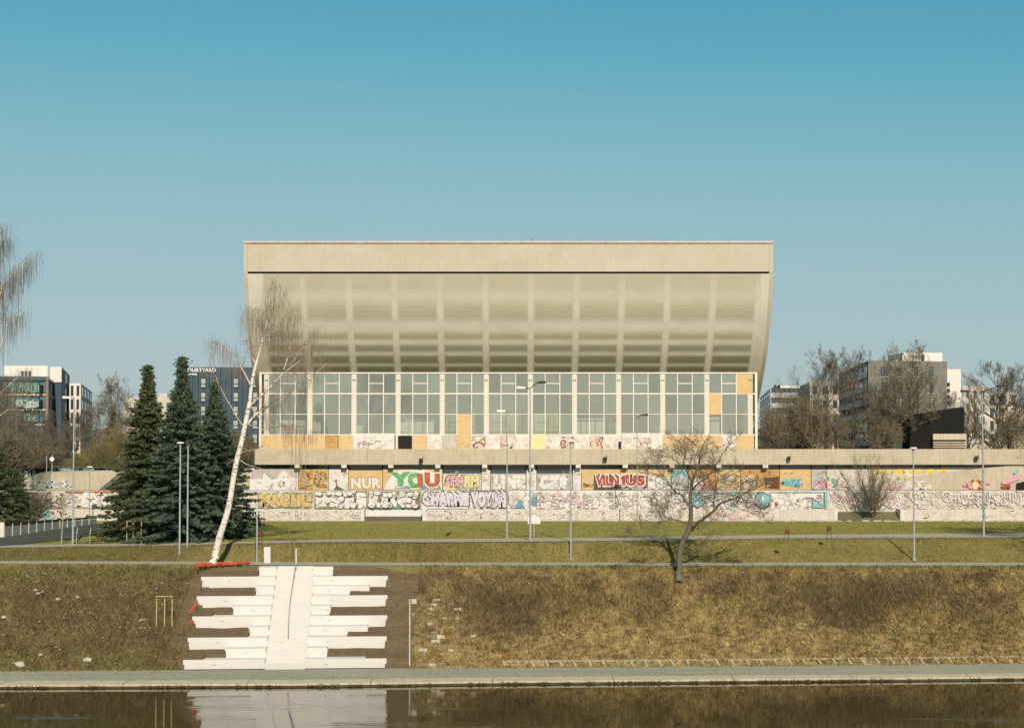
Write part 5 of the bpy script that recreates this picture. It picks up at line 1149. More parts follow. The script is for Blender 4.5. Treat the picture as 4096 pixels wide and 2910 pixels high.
LG = [('brush', 20, 182, 1700, 'dark thicket at the very left edge above the graffiti wall', 1.3, 3), ('brush', 175, 192, 1740, 'brown thicket before the foot of the glass office', 1.2, 5), ('tall', 95, 190, 1640, 'bare tree with fine branches before the lettered windows', 1.0, 3.3), ('dense', -30, 186, 1500, 'bare tree cut by the left edge in front of the glass office', .8, 2.6), ('dense', 40, 196, 1600, 'bare tree before the glass office, half hidden by the left conifer', .9, 0), ('dense', 150, 205, 1640, 'bare tree in front of the corner of the glass office', .8, 1.5), ('brush', 60, 186, 1760, 'brown thicket above the graffiti wall at the far left', 1.3, 0), ('brush', 130, 188, 1790, 'brown thicket beside the concrete embankment top', 1.2, 2), ('tall', 300, 214, 1640, 'bare tree before the white balcony block', .9, 1), ('tall', 385, 224, 1600, 'bare tree between the white block and the small conifer', .9, 2.5),
      ('willow', 480, 200, 1700, 'yellow green willow beside the left spruce', 1.0, 0), ('willow', 410, 196, 1760, 'low yellow green willow above the embankment', 1.1, 2), ('tall', 460, 240, 1500, 'thin bare tree against the sky left of the spruces', .8, 4), ('willow', 330, 204, 1800, 'low willow scrub behind the embankment crest', 1.2, 3.5), ('brush', 230, 210, 1790, 'brown scrub below the white balcony block', 1.3, 4), ('brush', 930, 192, 1700, 'brown bush between the spruces and the foyer corner', .8, 1.2), ('brush', 1000, 196, 1740, 'brown bush touching the left foyer corner', .7, 3.2), ('broad', 800, 232, 1640, 'bare tree behind the gap between the spruces', .7, 0)]
for k, px, Y, top, lb, sx, rot in LG: bg_tree(k, px, Y, top, lb, sx=sx, rot=rot, z0=H - 4.5, name='bare_shrub' if k in ('brush',) else 'bare_tree', cat='thicket' if k == 'brush' else 'tree', group='bare trees behind the left wall')
bg_tree('brush', 130, 171.5, 1960, 'bare bush in front of the dark low wall at the far left', sx=1.3, rot=1, z0=Z2, name='bare_shrub', cat='bush', group='bushes before the walls')
for px, Y, top, lb, rot in ((4330, 137.5, 1480, 'bare tree outside the right edge that throws its shadow on the upper path', .4), (4560, 140, 1440, 'second bare tree outside the right edge beside the upper path', 2.0)):
    x = (px - 2048) / F * Y; bg_tree('broad', px, Y, top, lb, rot=rot, sx=.95, z0=Z2, group='bare trees on the slope')
# far tree belt closing the horizon
n = 60000; x = rng.uniform(-190, 190, n); y = rng.uniform(400, 460, n); hmax = 5 + 5 * vn(x, x * 0, .03, 3); z = H - 3 + rng.random(n) ** .8 * hmax
s = .35; V = np.stack([np.stack([x, y, z], 1) + rng.normal(0, s, (n, 3)) for _ in range(3)], 1).reshape(-1, 3)
o = tri_cloud('distant_trees', V, None, bark_warm); tag(o, kind='stuff')
# shrub in the wall gap: many straight stems in a fan
sb = TreeB(77); rr = sb.r
for i in range(34):
    a = rr.gauss(0, .42); L = rr.uniform(3.8, 6.6) * (1 - .25 * abs(a)); b = P(3490 + rr.gauss(0, 16), 2042, 171.5 + rr.uniform(-.3, .6))
    pts = [b]; q = b.copy(); d = Vector((math.sin(a) * 1.1, rr.gauss(0, .25), math.cos(a))).normalized()
    for k in range(5): d = (d + Vector((rr.gauss(0, .05), rr.gauss(0, .05), .05))).normalized(); q = q + d * L / 5; pts.append(q.copy())
    sb.wood.tube(pts, [lerp(.055, .012, k / 5) for k in range(6)], 5)
    for k in range(1, 6):
        for j in range(3): sb.grow(pts[k], d + Vector((rr.gauss(0, .6), rr.gauss(0, .6), .2)), rr.uniform(.6, 1.5), .014, 3, 4, kids=3, twig_r=.010, wig=.12)
sb.finish('bare_shrub', P(3490, 2042, 171.5), 'fan shaped leafless shrub in the right gap of the low planter wall', 'shrub', bark, bark_warm)

# ================================================================== LAMPS AND STREET FURNITURE
def pole_thing(name, px, py, z, py_top, r0, r1, label, cat, group, head=None, mpole=galv):
    b = G(px, py, z) if z is not None else GL(px, py); t = empty(name, b, label, cat, group); zt = ZZ(py_top, b.y, px)
    MB().tube([b, (b.x, b.y, b.z + (zt - b.z) * .18), (b.x, b.y, zt)], [r0, r0 * .9, r1], 10, True).build('pole', mpole, t)
    MB().box(b.x - r0 * 1.6, b.x + r0 * 1.6, b.y - r0 * 1.6, b.y + r0 * 1.6, b.z - .1, b.z + .06).build('base_plate', galv, t)
    return t, b, zt
LGp = 'street lamps along the river paths'
def disk_head(t, b, zt, r=.36, m=lamp_white):
    o = MB(); n = 14; V = [(b.x + r * math.cos(6.283 * k / n), b.y + r * math.sin(6.283 * k / n), zt) for k in range(n)] + [(b.x + r * .8 * math.cos(6.283 * k / n), b.y + r * .8 * math.sin(6.283 * k / n), zt + .12) for k in range(n)]
    o.add(V, [tuple(range(n))[::-1], tuple(range(n, 2 * n))] + [(k, (k + 1) % n, (k + 1) % n + n, k + n) for k in range(n)]).build('lamp_head', m, t)
    MB().tube([(b.x, b.y, zt - .5), (b.x, b.y, zt + .001)], [.05, .16], 8).build('lamp_neck', galv, t)
def arm_head(t, b, zt, dx, dz, m=lamp_dark):
    e = Vector((b.x + dx, b.y - .3, zt + dz)); MB().tube([(b.x, b.y, zt - .1), (b.x + dx * .15, b.y, zt + dz * .25), e], [.05, .045, .04], 6).build('arm', lamp_dark, t)
    s = 1 if dx > 0 else -1
    MB().prism([(e.x - .1 * s, e.y - .16), (e.x + .75 * s, e.y - .12), (e.x + .75 * s, e.y + .12), (e.x - .1 * s, e.y + .16)], [e.z - .08] * 4, [e.z + .10, e.z + .16, e.z + .16, e.z + .10]).build('lamp_head', m, t)
def lamp(px, py, z, top, lb, kind='disk', r0=.095, r1=.055, arms=None, hm=lamp_white):
    t, b, zt = pole_thing('street_lamp', px, py, z, top, r0, r1, lb, 'street lamp', LGp)
    if kind == 'disk': disk_head(t, b, zt, m=hm)
    for a in (arms or []): arm_head(t, b, zt, *a)
    return t
ZS = lambda py: pw(py, [(2168, Z2), (2248, Z1)])
lamp(2121, 2160, Z2, 1553, 'tall grey lamp with two arms standing before the middle of the glazed foyer', 'arm', .11, .06, [(.75, .55, lamp_dark), (-.55, .05, lamp_white)])
lamp(2028, 2150, Z2, 1648, 'slim lamp with a white head on the upper path left of the white notice board', 'arm', .095, .045, [(-.25, .1, lamp_white)])
lamp(2283, 2236, ZS(2236), 1765, 'lamp post on the grass slope between the notice board and the bare tree')
lamp(3657, 2236, ZS(2236), 1793, 'flat headed lamp post on the slope in the right part, in front of the shrub')
lamp(3935, 2145, Z2, 1570, 'tall lamp with two long arms nearest the right edge', 'arm', .12, .06, [(1.6, .65, lamp_dark), (-1.5, .12, lamp_dark)])
lamp(718, 2240, Z1 + .02, 1772, 'flared head lamp post, left of the pair in front of the spruces', 'disk', .10, .07)
lamp(749, 2236, Z1 + .02, 1775, 'post right of the pair in front of the spruces, on a concrete foot', 'disk', .10, .07, hm=lamp_dark)
lamp(291, 2178, None, 1592, 'very tall thin lamp post beside the bench at the left', 'none', .11, .055, [(-.3, .05, lamp_white)])
lamp(357, 2092, None, 1868, 'small lamp post against the cream wall, left of the spruces', 'disk', .07, .05)
lamp(2549, 2095, Z2, 1672, 'thin lamp with a dark bent arm against the foyer, right of centre', 'arm', .08, .05, [(.5, .35, lamp_dark)])
t, b, zt = pole_thing('bollard_light', 1027, 2251, Z1 + .02, 2012, .09, .07, 'thin pale post at the left top corner of the stair', 'post', None); MB().tube([(b.x, b.y, zt - 1.1), (b.x, b.y, zt + .02)], .10, 8, True).build('lamp_head', mat('pale_blue_metal', (.45, .55, .58)), t)
t, b, zt = pole_thing('handrail_post', 1184, 2253, Z1 + .02, 2190, .09, .07, 'short pale post standing at the top end of the stair handrail', 'post', None, mpole=board_white)
# pale stone slab
p = G(1070, 2250, Z1 + .02); o = MB(); o.box(p.x - .3, p.x + .3, p.y - .2, p.y + .2, Z1, ZZ(2186, p.y)); tag(o.build('stone_pillar', conc_white), 'short upright pale grey pillar at the top of the white stair', 'pillar')
# notice board
p = G(2136, 2150, Z2); t = empty('notice_board', p, 'blank white notice board on a thin leg beside the tall double lamp', 'notice board')
box('leg', galv, t, p.x - .03, p.x + .03, p.y - .03, p.y + .03, Z2, ZZ(2094, p.y)); box('panel', paint_white, t, XX(2111, p.y), XX(2161, p.y), p.y - .06, p.y - .03, ZZ(2094, p.y), ZZ(2066, p.y)); box('frame', white_metal, t, XX(2128, p.y), XX(2145, p.y), p.y - .065, p.y + .03, ZZ(2066, p.y), ZZ(2058, p.y))
# arched litter bins
def bin_(px, py, top, lean, lb):
    b = GL(px, py); z = b.z; t = empty('litter_bin', b, lb, 'litter bin', 'arched litter bins along the upper path'); zt = ZZ(top, b.y); h = zt - z; w = .19
    pts = [(b.x - w - lean, b.y, z), (b.x - w, b.y, z + h * .8)] + [(b.x - w * math.cos(a), b.y, z + h * .8 + w * 1.0 * math.sin(a)) for a in (R(45), R(90), R(135))] + [(b.x + w, b.y, z + h * .8), (b.x + w - lean, b.y, z)]
    MB().tube(pts, .028, 5).build('frame', rust, t)
    MB().prism([(b.x - w + .02, b.y - .14), (b.x + w - .02, b.y - .14), (b.x + w - .02, b.y + .1), (b.x - w + .02, b.y + .1)], z + h * .55, z + h * .82).build('bin', rust, t)
bin_(3150, 2168, 2108, .22, 'rusty arched bin leaning at the edge of the upper path, right of the bare tree'); bin_(3317, 2160, 2095, 0, 'rusty arched bin standing upright between the leaning bin and the flat headed lamp'); bin_(1041, 2176, 2108, 0, 'dark arched bin on the lawn edge right of the spruces')
# bench-like high rail with backrest at the left
p = GL(337, 2176); ZBn = p.z; t = empty('bench', p, 'dark backed bench on two grey legs beside the very tall lamp', 'bench'); y = p.y
x0, x1 = XX(298, y), XX(378, y)
for k in range(3): box('slat', mat('dark_bench_wood', (.05, .055, .05)), t, x0, x1, y + .1 + k * .02, y + .14 + k * .02, ZZ(2118 - 4.4 * k, y), ZZ(2118 - 4.4 * k, y) + .085)
for k in range(3): box('slat', MATS['dark_bench_wood'], t, x0, x1, y - .35 + k * .15, y - .24 + k * .15, ZZ(2136, y), ZZ(2136, y) + .04)
for px in (311, 364): MB().tube([(XX(px, y), y - .2, ZBn), (XX(px, y), y - .2, ZZ(2136, y)), (XX(px, y), y + .06, ZZ(2118, y)), (XX(px, y), y + .12, ZZ(2108, y))], .045, 6, True).build('leg', galv, t)
# orange capped post
p = GL(420, 2149); t = empty('marker_post', p, 'white marker post with a wide orange upper part beside the drive', 'marker post'); MB().tube([p, (p.x, p.y, ZZ(2128, p.y))], .09, 8, True).build('foot', paint_white, t)
MB().prism([(p.x - .11, p.y - .1), (p.x + .11, p.y - .1), (p.x + .16, p.y + .1), (p.x - .11, p.y + .1)], ZZ(2128, p.y), [ZZ(2093, p.y)] * 4).build('cap', mat('orange_paint', (.62, .20, .05)), t)
# staked saplings
def staked(pxs, py, top, z, lb, seed, sap_top, rail_py):
    ps = [GL(a, b) if z else bank_pt(a, b)[0] for a, b in zip(pxs, py)]; c = ps[1]; t = empty('staked_sapling', c, lb, 'sapling', 'young trees held by timber stakes')
    for q in ps: MB().tube([q, (q.x, q.y, ZZ(top, q.y, 600) )], .055, 6, True).build('stake', timber, t)
    y = ps[0].y; MB().tube([(ps[0].x - .08, y, ZZ(rail_py, y)), (ps[-1].x + .08, ps[-1].y, ZZ(rail_py, ps[-1].y))], .045, 5, True).build('crossbar', timber, t)
    s = TreeB(seed); zt = ZZ(sap_top, c.y); s.wood.tube([c + Vector((.1, .15, 0)), c + Vector((.12, .15, (zt - c.z) * .5)), (c.x + .2, c.y, zt)], [.035, .025, .01], 5)
    for k in range(14): f = .35 + .65 * s.r.random(); s.grow((c.x + .15, c.y + .05, lerp(c.z, zt, f)), (s.r.gauss(0, .5), s.r.gauss(0, .5), 1), (1.15 - f) * 1.8, .012, 3, 4, kids=3, twig_r=.008, wig=.1)
    s.wood.build('trunk', bark, t); s.twig.build('crown', bark, t)
staked([507, 533, 565], [2172, 2172, 2172], 2082, Z2, 'thin young tree between three timber stakes in front of the left spruce', 3, 1960, 2083)
staked([626, 658, 688], [2504, 2502, 2505], 2392, None, 'young tree with timber stakes on the bare bank left of the stair', 4, 2330, 2384)
# young trees without stakes at the left
for px, lb, top in ((245, 'thin pale young tree standing left of the very tall lamp', 1990),):
    b = GL(px, 2178); s = TreeB(9); t0 = b; s.wood.tube([b, (b.x + .15, b.y, ZZ(2065, b.y)), (b.x + .3, b.y, ZZ(top, b.y))], [.075, .06, .02], 6)
    for k in range(30): f = .4 + .6 * s.r.random(); s.grow((b.x + .25 * f, b.y, lerp(b.z, ZZ(top, b.y), f)), (s.r.gauss(0, .6), s.r.gauss(0, .6), 1), (1.2 - f) * 2.2, .014, 3, 4, kids=3, twig_r=.009, wig=.1)
    s.finish('young_tree', b, lb, 'tree', mat('pale_sapling_bark', (.34, .32, .24)), bark_bg)
# red netting on the ground and down the bank
rr = random.Random(3); t = empty('plastic_netting', G(890, 2256, Z1), 'crumpled orange red netting lying on the ground at the foot of the birch', 'netting'); m = MB()
for s_ in range(14):
    pts = []
    for k in range(9):
        px = lerp(785, 995, k / 8) + rr.uniform(-6, 6); pp = G(px, 2264 - 10 * (k / 8) + rr.uniform(-4, 4), Z1 + .05); pp.z += rr.uniform(.02, .22); pts.append(pp)
    m.tube(pts, .035, 4)
m.build('net', red_net, t)
for (pts, lb) in ((((786, 2421), (773, 2436), (765, 2450), (760, 2466)), 'curl of orange red netting on the bank left of the stair'), (((762, 2492), (768, 2498), (773, 2503)), 'scrap of orange red netting on the bank left of the stair, below the curl')):
    q = [bank_pt(a, b)[0] + Vector((0, -.05, .25)) for a, b in pts]; m = MB(); m.tube(q, .06, 5); m.tube([v + Vector((.12, 0, .06)) for v in q], .04, 4); tag(m.build('plastic_netting', red_net), lb, 'netting')
# small crow
p = G(1791, 2147, Z2); p.z += .28
t = empty('crow', p, 'small black bird on the lawn left of the upper path lamps', 'bird')
m = MB(); import bmesh
bm = bmesh.new(); bmesh.ops.create_icosphere(bm, subdivisions=2, radius=.13)
for v in bm.verts:
    v.co.x *= 1.9; v.co.y *= .8
    if v.co.x > .08: v.co.z += .10 * (v.co.x - .08) / .17 * 1.3; v.co.y *= .6
    if v.co.x < -.1: v.co.z *= .35; v.co.z -= .05; v.co.x *= 1.3
    v.co += Vector((p.x, p.y, p.z))
me = bpy.data.meshes.new('body'); bm.to_mesh(me); bm.free(); me.materials.append(mat('black_feathers', (.012, .012, .015))); o = bpy.data.objects.new('body', me); COL.objects.link(o); o.parent = t; o.matrix_parent_inverse = parent_inv(t)
bm = bmesh.new(); bmesh.ops.create_icosphere(bm, subdivisions=2, radius=.075)
for v in bm.verts:
    if v.co.x > .06: v.co.x += .09; v.co.y *= .2; v.co.z *= .3
    v.co += Vector((p.x + .27, p.y, p.z + .2))
me = bpy.data.meshes.new('head'); bm.to_mesh(me); bm.free(); me.materials.append(MATS['black_feathers']); o = bpy.data.objects.new('head', me); COL.objects.link(o); o.parent = t; o.matrix_parent_inverse = parent_inv(t)
for dx in (-.03, .04): MB().tube([(p.x + dx, p.y, p.z - .1), (p.x + dx, p.y, p.z - .29)], .012, 4).build('leg', MATS['black_feathers'], t)
# low slatted wall running back beside the drive at the left
t = empty('low_wall', on_z(100, 2145), 'low shaded wall with upright slats along the drive, cream pillar at its near end', 'low wall')
A = GL(17, 2148); Bq = GL(385, 2096); n = 12; ha = ZZ(2090, A.y) - A.z; Zb0, Zb1 = A.z - .1, Bq.z - .1
for k in range(n):
    a = A.lerp(Bq, k / n); b = A.lerp(Bq, (k + 1) / n); h = lerp(ha, ha * .55, k / n)
    MB().prism([(a.x, a.y), (b.x - .03, b.y), (b.x - .03, b.y + .2), (a.x, a.y + .2)], a.z - .1, a.z + h * .75).build('wall_section', mat('shaded_blue_grey_wall', (.17, .19, .17), (.10, .12, .12), 1.5), t)  # the wall's shade is put into its dark blue grey colour
    MB().box(a.x - .07, a.x + .05, a.y - .06, a.y + .03, a.z - .1, a.z + h * .92).build('slat', conc_pod, t)
MB().prism([(A.x, A.y + .02), (Bq.x, Bq.y + .02), (Bq.x, Bq.y + .3), (A.x, A.y + .3)], [A.z + ha * .76, Bq.z + ha * .44, Bq.z + ha * .44, A.z + ha * .76], [A.z + ha, Bq.z + ha * .58, Bq.z + ha * .58, A.z + ha]).build('capping', dark_gap, t)
box('pillar', board_white, t, GL(-20, 2148).x, A.x - .02, A.y - .15, A.y + .3, A.z - .1, ZZ(2088, A.y))
# small lamp and signs on the left crest
for px, top, lb in ((186, 1822, 'thin grey pole on the embankment crest, leftmost of two'), (208, 1818, 'pole with a round traffic sign on the embankment crest')):
    b = P(px, 1886, 184); t2 = empty('sign_pole', b, lb, 'sign'); MB().tube([b, (b.x, b.y, ZZ(top, 184))], .06, 6, True).build('pole', galv, t2)
    if px == 208: MB().tube([(b.x, b.y - .1, ZZ(1835, 184)), (b.x, b.y - .06, ZZ(1835, 184))], .3, 14, True).build('sign_face', paint_white, t2)

# ================================================================== BUILDINGS BEYOND
def facade(parent, A, B, z0, z1, cols, rows, wf, hf, pane, frame, mull=1, skip=(), special={}, proud=.06, fr=.12):
    """windows on the wall A-B (ground points, seen from the left of A->B turned outward towards -normal)"""
    ax, ay = A; bx, by = B; L = math.hypot(bx - ax, by - ay); ux, uy = (bx - ax) / L, (by - ay) / L; nx_, ny_ = uy, -ux
    def q(u, w, z): return (ax + ux * u + nx_ * w, ay + uy * u + ny_ * w, z)
    def slab(m, u0, u1, zz0, zz1, w0, w1): m.prism([q(u0, w0, 0)[:2], q(u1, w0, 0)[:2], q(u1, w1, 0)[:2], q(u0, w1, 0)[:2]], zz0, zz1)
    for c in range(cols):
        for r in range(rows):
            if (c, r) in skip: continue
            u = L * (c + .5) / cols; w = L / cols * wf / 2; z = z1 - (z1 - z0) * (r + .5) / rows; h = (z1 - z0) / rows * hf / 2
            m = MB()
            for (a, b, cc, d) in ((u - w, u - w + fr, z - h, z + h), (u + w - fr, u + w, z - h, z + h), (u - w + fr, u + w - fr, z - h, z - h + fr), (u - w + fr, u + w - fr, z + h - fr, z + h)): slab(m, a, b, cc, d, .0, proud)
            for k in range(1, mull + 1):
                uu = u - w + 2 * w * k / (mull + 1); slab(m, uu - fr / 2, uu + fr / 2, z - h + fr, z + h - fr, 0, proud - .01)
            f = m.build('window', frame, parent); m2 = MB(); slab(m2, u - w + fr * .5, u + w - fr * .5, z - h + fr * .5, z + h - fr * .5, -.02, .02); m2.build('pane', special.get((c, r), pane), f)
def XY(px, Y): return ((px - 2048) / F * Y, Y)
cream_b = mat('cream_render', (.58, .51, .41), (.52, .45, .36), .3, .9); white_b = mat('white_render', (.74, .65, .56), (.68, .60, .52), .3, .9)
grey_b = mat('grey_brick', (.235, .215, .175), (.185, .170, .14), .8, .9, fine=5); blue_b = mat('dark_blue_cladding', (.045, .072, .088), (.060, .088, .10), .4, .6); frame_d = mat('dark_frame', (.03, .035, .035)); frame_l = mat('light_frame', (.5, .47, .4))
teal_b = mat('teal_balcony_glass', (.10, .19, .17), (.13, .24, .21), .5, .3, spec=.7)
# glass office on the left
off = empty('office_building', (XY(100, 292)[0], 292, H - 4), 'green glass office block with faded letters in its windows at the left edge', 'office building')
A, B_, C_ = XY(-260, 288), XY(188, 292), XY(243, 338)
zt = ZZ(1505, 292)
MB().prism([A, B_, C_, XY(-120, 345)], H - 5, zt).build('body', mat('dark_green_glass_wall', (.05, .085, .08), (.075, .12, .11), .3, .25, spec=.6), off)
for k in range(7):
    z = ZZ(1518 + 60 * k, 292); MB().prism([(A[0], A[1] - .25), (B_[0] + .1, B_[1] - .25), (C_[0] + .4, C_[1]), (C_[0], C_[1] + .5), (B_[0], B_[1] + .2), (A[0], A[1] + .2)], z - .22, z + .22).build('floor_slab', conc_pod if k else blue_b, off)
for k in range(6):
    z1_ = ZZ(1518 + 60 * k, 292) - .3; z0_ = ZZ(1518 + 60 * (k + 1), 292) + .3
    facade(off, A, B_, z0_, z1_, 14, 1, .92, .95, win_teal, frame_d, 0); facade(off, B_, C_, z0_, z1_, 6, 1, .8, .95, win_dark, frame_d, 0)
MB().tube([(B_[0] + .1, B_[1] - .4, H - 5), (B_[0] + .1, B_[1] - .4, zt)], .3, 8).build('corner_column', mat('rusty_column', (.30, .19, .13)), off)
MB().box(C_[0] - .5, C_[0] + .5, C_[1] - .6, C_[1] + .3, H - 5, ZZ(1540, 338)).build('corner_column', mat('yellowish_column', (.55, .48, .32)), off)
MB().box(XY(160, 291.4)[0], XY(171, 291.4)[0], 290.8, 291.5, ZZ(1571, 291), ZZ(1539, 291)).build('dark_opening', dark_gap, off); MB().box(XY(158, 291.4)[0], XY(169, 291.4)[0], 290.8, 291.5, ZZ(1628, 291), ZZ(1598, 291)).build('dark_opening', dark_gap, off)
pale_green = mat('faded_green_letters', (.36, .42, .24), (.26, .32, .2), 2)
d = Deco(290.0, off); d.text('HYPALEI', 48, 156, 1540, 1567, pale_green, None, .0, 0, 1.5, 3); d.stroke([(46, 1536), (150, 1537)], 2, pale_green); d.scribble(66, 154, 1600, 1628, 26, [mat('faded_white_letters', (.40, .46, .40))], (3, 6), 4); d.scribble(98, 140, 1658, 1680, 8, [MATS['faded_white_letters']], (3, 5), 5); d.done('window_lettering')
pent = MB().prism([XY(15, 296), XY(188, 296), XY(188, 330), XY(15, 330)], zt, ZZ(1462, 296)).build('penthouse', white_b, off); 
for x in (88, 103, 118): box('window', win_dark, off, XY(x - 5, 296)[0], XY(x + 5, 296)[0], 295.8, 296, ZZ(1502, 296), ZZ(1484, 296))
MB().prism([XY(200, 312), XY(244, 312), XY(277, 350), XY(230, 350)], H - 5, ZZ(1467, 312)).build('stair_tower', blue_b, off); MB().prism([XY(199, 311.9), XY(244.3, 311.7), XY(244.3, 312), XY(199, 312)], ZZ(1528, 312), ZZ(1467, 312)).build('tower_front', white_b, off)
for py in (1495, 1552, 1610): box('window', win_light, off, XY(259, 329)[0], XY(263, 329)[0], 327, 329.5, ZZ(py + 38, 328), ZZ(py, 328))
# white balcony block
bw = empty('apartment_building', (XY(320, 340)[0], 340, H - 4), 'narrow white apartment block with stacked balconies right of the glass office', 'apartment building')
MB().prism([XY(276, 335), XY(322, 335), XY(367, 390), XY(300, 390)], H - 5, ZZ(1532, 335)).build('body', white_b, bw); facade(bw, XY(276, 335), XY(322, 335), ZZ(1860, 335), ZZ(1535, 335), 2, 6, .45, .75, win_dark, frame_d, 0); facade(bw, XY(322, 335), XY(367, 390), ZZ(1860, 340), ZZ(1540, 340), 4, 6, .55, .8, win_dark, mat('brown_frame', (.2, .14, .09)), 0)
for k in range(6): MB().prism([XY(322, 334.8), XY(365, 388), XY(369, 388), XY(325, 334)], ZZ(1585 + 54 * k, 337) - .2, ZZ(1585 + 54 * k, 337) + .2).build('balcony_slab', cream_b, bw)
# beige block behind the spruces
be = empty('apartment_building', (XY(600, 350)[0], 350, H - 4), 'beige apartment block half hidden behind the left spruce', 'apartment building')
MB().prism([XY(492, 350), XY(720, 350), XY(720, 372), XY(500, 372)], H - 5, ZZ(1590, 350)).build('body', cream_b, be); facade(be, XY(492, 350), XY(720, 350), ZZ(1850, 350), ZZ(1593, 350), 7, 4, .45, .55, win_dark, frame_l, 1)
MB().box(XY(633, 356)[0], XY(668, 356)[0], 356, 364, ZZ(1590, 356), ZZ(1572, 356)).build('roof_unit', frame_l, be)
lwh = empty('house', (XY(475, 300)[0], 300, H - 4), 'small pale house front glimpsed left of the spruces', 'house'); MB().prism([XY(455, 300), XY(497, 300), XY(497, 312), XY(455, 312)], H - 5, ZZ(1712, 300)).build('body', white_b, lwh); facade(lwh, XY(455, 300), XY(497, 300), ZZ(1850, 300), ZZ(1715, 300), 2, 3, .4, .5, win_dark, frame_l, 0)
# dark blue hotel with lettering
ho = empty('hotel', (XY(870, 300)[0], 300, H - 4), 'dark blue clad hotel with white roof edge lettering between the spruces and the hall', 'hotel')
zt = ZZ(1468, 300); MB().prism([XY(705, 300.1), XY(1200, 300.1), XY(1200, 325), XY(705, 325)], H - 5, zt - .05).build('body', frame_d, ho)
px = 705; k = 0
wins = [(725, 756), (802, 822), (866, 886), (932, 953), (1010, 1030)]
while px < 1100:
    b = px + 22; box('cladding_panel', blue_b, ho, XY(px, 300)[0] + .06, XY(b, 300)[0] - .06, 299.9, 300.08, H - 5, zt); px = b
for a, b in wins[:2] + wins[3:]:
    for top, bot in ((1511, 1550), (1567, 1606), (1622, 1661), (1678, 1716), (1733, 1772)):
        f = MB(); xa, xb = XY(a, 299.8)[0], XY(b, 299.8)[0]; z0_, z1_ = ZZ(bot, 299.8), ZZ(top, 299.8); f.box(xa, xb, 299.72, 299.88, z0_, z0_ + .12); f.box(xa, xb, 299.72, 299.88, z1_ - .1, z1_); f.box(xa, xa + .1, 299.72, 299.88, z0_ + .12, z1_ - .1); f.box(xb - .1, xb, 299.72, 299.88, z0_ + .12, z1_ - .1); f.box(xa + .1, xb - .1, 299.72, 299.88, lerp(z0_, z1_, .38), lerp(z0_, z1_, .44))
        f = f.build('window', frame_d, ho); box('pane', mat('hotel_window', (.42, .44, .36), (.34, .37, .32), .5, .25, spec=.6), f, xa + .1, xb - .1, 299.80, 299.86, z0_ + .1, z1_ - .08)
d = Deco(299.6, ho); d.text('COURTYARD', 735, 863, 1472, 1487, mat('white_sign_letters', (.85, .83, .78)), None, .03, 0, 0); d.text('Marriott', 742, 788, 1490, 1500, MATS['white_sign_letters'], None, .03, 0, 0); d.done('sign_lettering')
# blue and white office right of the hall
bo = empty('office_building', (XY(3120, 330)[0], 330, H - 3), 'dark blue office with white bands just right of the hall', 'office building')
MB().prism([XY(3040, 395), XY(3081, 332), XY(3195, 332), XY(3195, 395)], H - 4, [ZZ(1552, 332)] * 4).build('body', mat('dark_navy_glass', (.02, .035, .05), (.03, .05, .065), .3, .3), bo)
for k in range(5):
    MB().prism([XY(3081, 331.8), XY(3195, 331.8), XY(3195, 332.05), XY(3081, 332.05)], ZZ(1590 + 41 * k, 332), ZZ(1570 + 41 * k, 332)).build('white_band', mat('white_blue_panel', (.52, .52, .50)), bo)
    facade(bo, XY(3081, 332), XY(3195, 332), ZZ(1570 + 41 * k, 332), ZZ(1551 + 41 * k, 332), 6, 1, .94, .94, win_teal, frame_d, 0)
    facade(bo, XY(3040, 395), XY(3081, 332), ZZ(1590 + 41 * k, 332), ZZ(1555 + 41 * k, 332), 5, 1, .9, .5, win_dark, frame_d, 0)
MB().box(XY(3080, 332)[0], XY(3084, 332)[0], 331.6, 331.8, H - 4, ZZ(1550, 332)).build('corner_trim', frame_l, bo); MB().box(XY(3122, 340)[0], XY(3200, 340)[0], 340, 350, ZZ(1552, 340), ZZ(1541, 340)).build('roof_unit', white_b, bo)
for x in (3103, 3119): MB().box(XY(x - 3, 334)[0], XY(x + 3, 334)[0], 334, 335, ZZ(1552, 334), ZZ(1538, 334)).build('roof_vent', frame_d, bo)
# cream block
cb = empty('apartment_building', (XY(3290, 345)[0], 345, H - 3), 'cream rendered block between the blue office and the grey apartment block', 'apartment building')
MB().prism([XY(3195, 352), XY(3240, 345), XY(3362, 345), XY(3362, 380), XY(3195, 380)], H - 4, [ZZ(1546, 352), ZZ(1528, 345), ZZ(1528, 345), ZZ(1528, 345), ZZ(1546, 352)]).build('body', cream_b, cb)
facade(cb, XY(3240, 345), XY(3362, 345), ZZ(1760, 345), ZZ(1530, 345), 3, 4, .42, .55, win_dark, frame_d, 1)
# grey apartment block
ga = empty('apartment_building', (XY(3600, 255)[0], 255, H - 3), 'grey brick apartment block with dark balconies on its left face and a white rooftop room', 'apartment building')
Ag, Bg, Cg_ = XY(3357, 306), XY(3474, 255), XY(3790, 258); zt = ZZ(1441, 255)
MB().prism([Ag, Bg, Cg_, XY(3790, 310)], H - 4, zt).build('body', grey_b, ga)
for k in range(6):
    z = zt - 2.45 * k - 3.0
    o1 = (Ag[0] - .3, Ag[1] - .8); o2 = (Bg[0] - .35, Bg[1] - .4)
    MB().prism([o1, o2, (Bg[0] - .05, Bg[1] + .1), (Ag[0] - .05, Ag[1])], z - .15, z + .0).build('balcony_slab', frame_d, ga); MB().prism([o1, o2, (o2[0] + .06, o2[1] + .1), (o1[0] + .06, o1[1] + .1)], z + .005, z + 1.0).build('balcony_glass', teal_b, ga)
    facade(ga, Ag, Bg, z + .1, z + 2.3, 7, 1, .8, .95, win_dark, frame_d, 1)
wx = [(3537, 0), (3598, 1), (3666, 2), (3731, 3)]
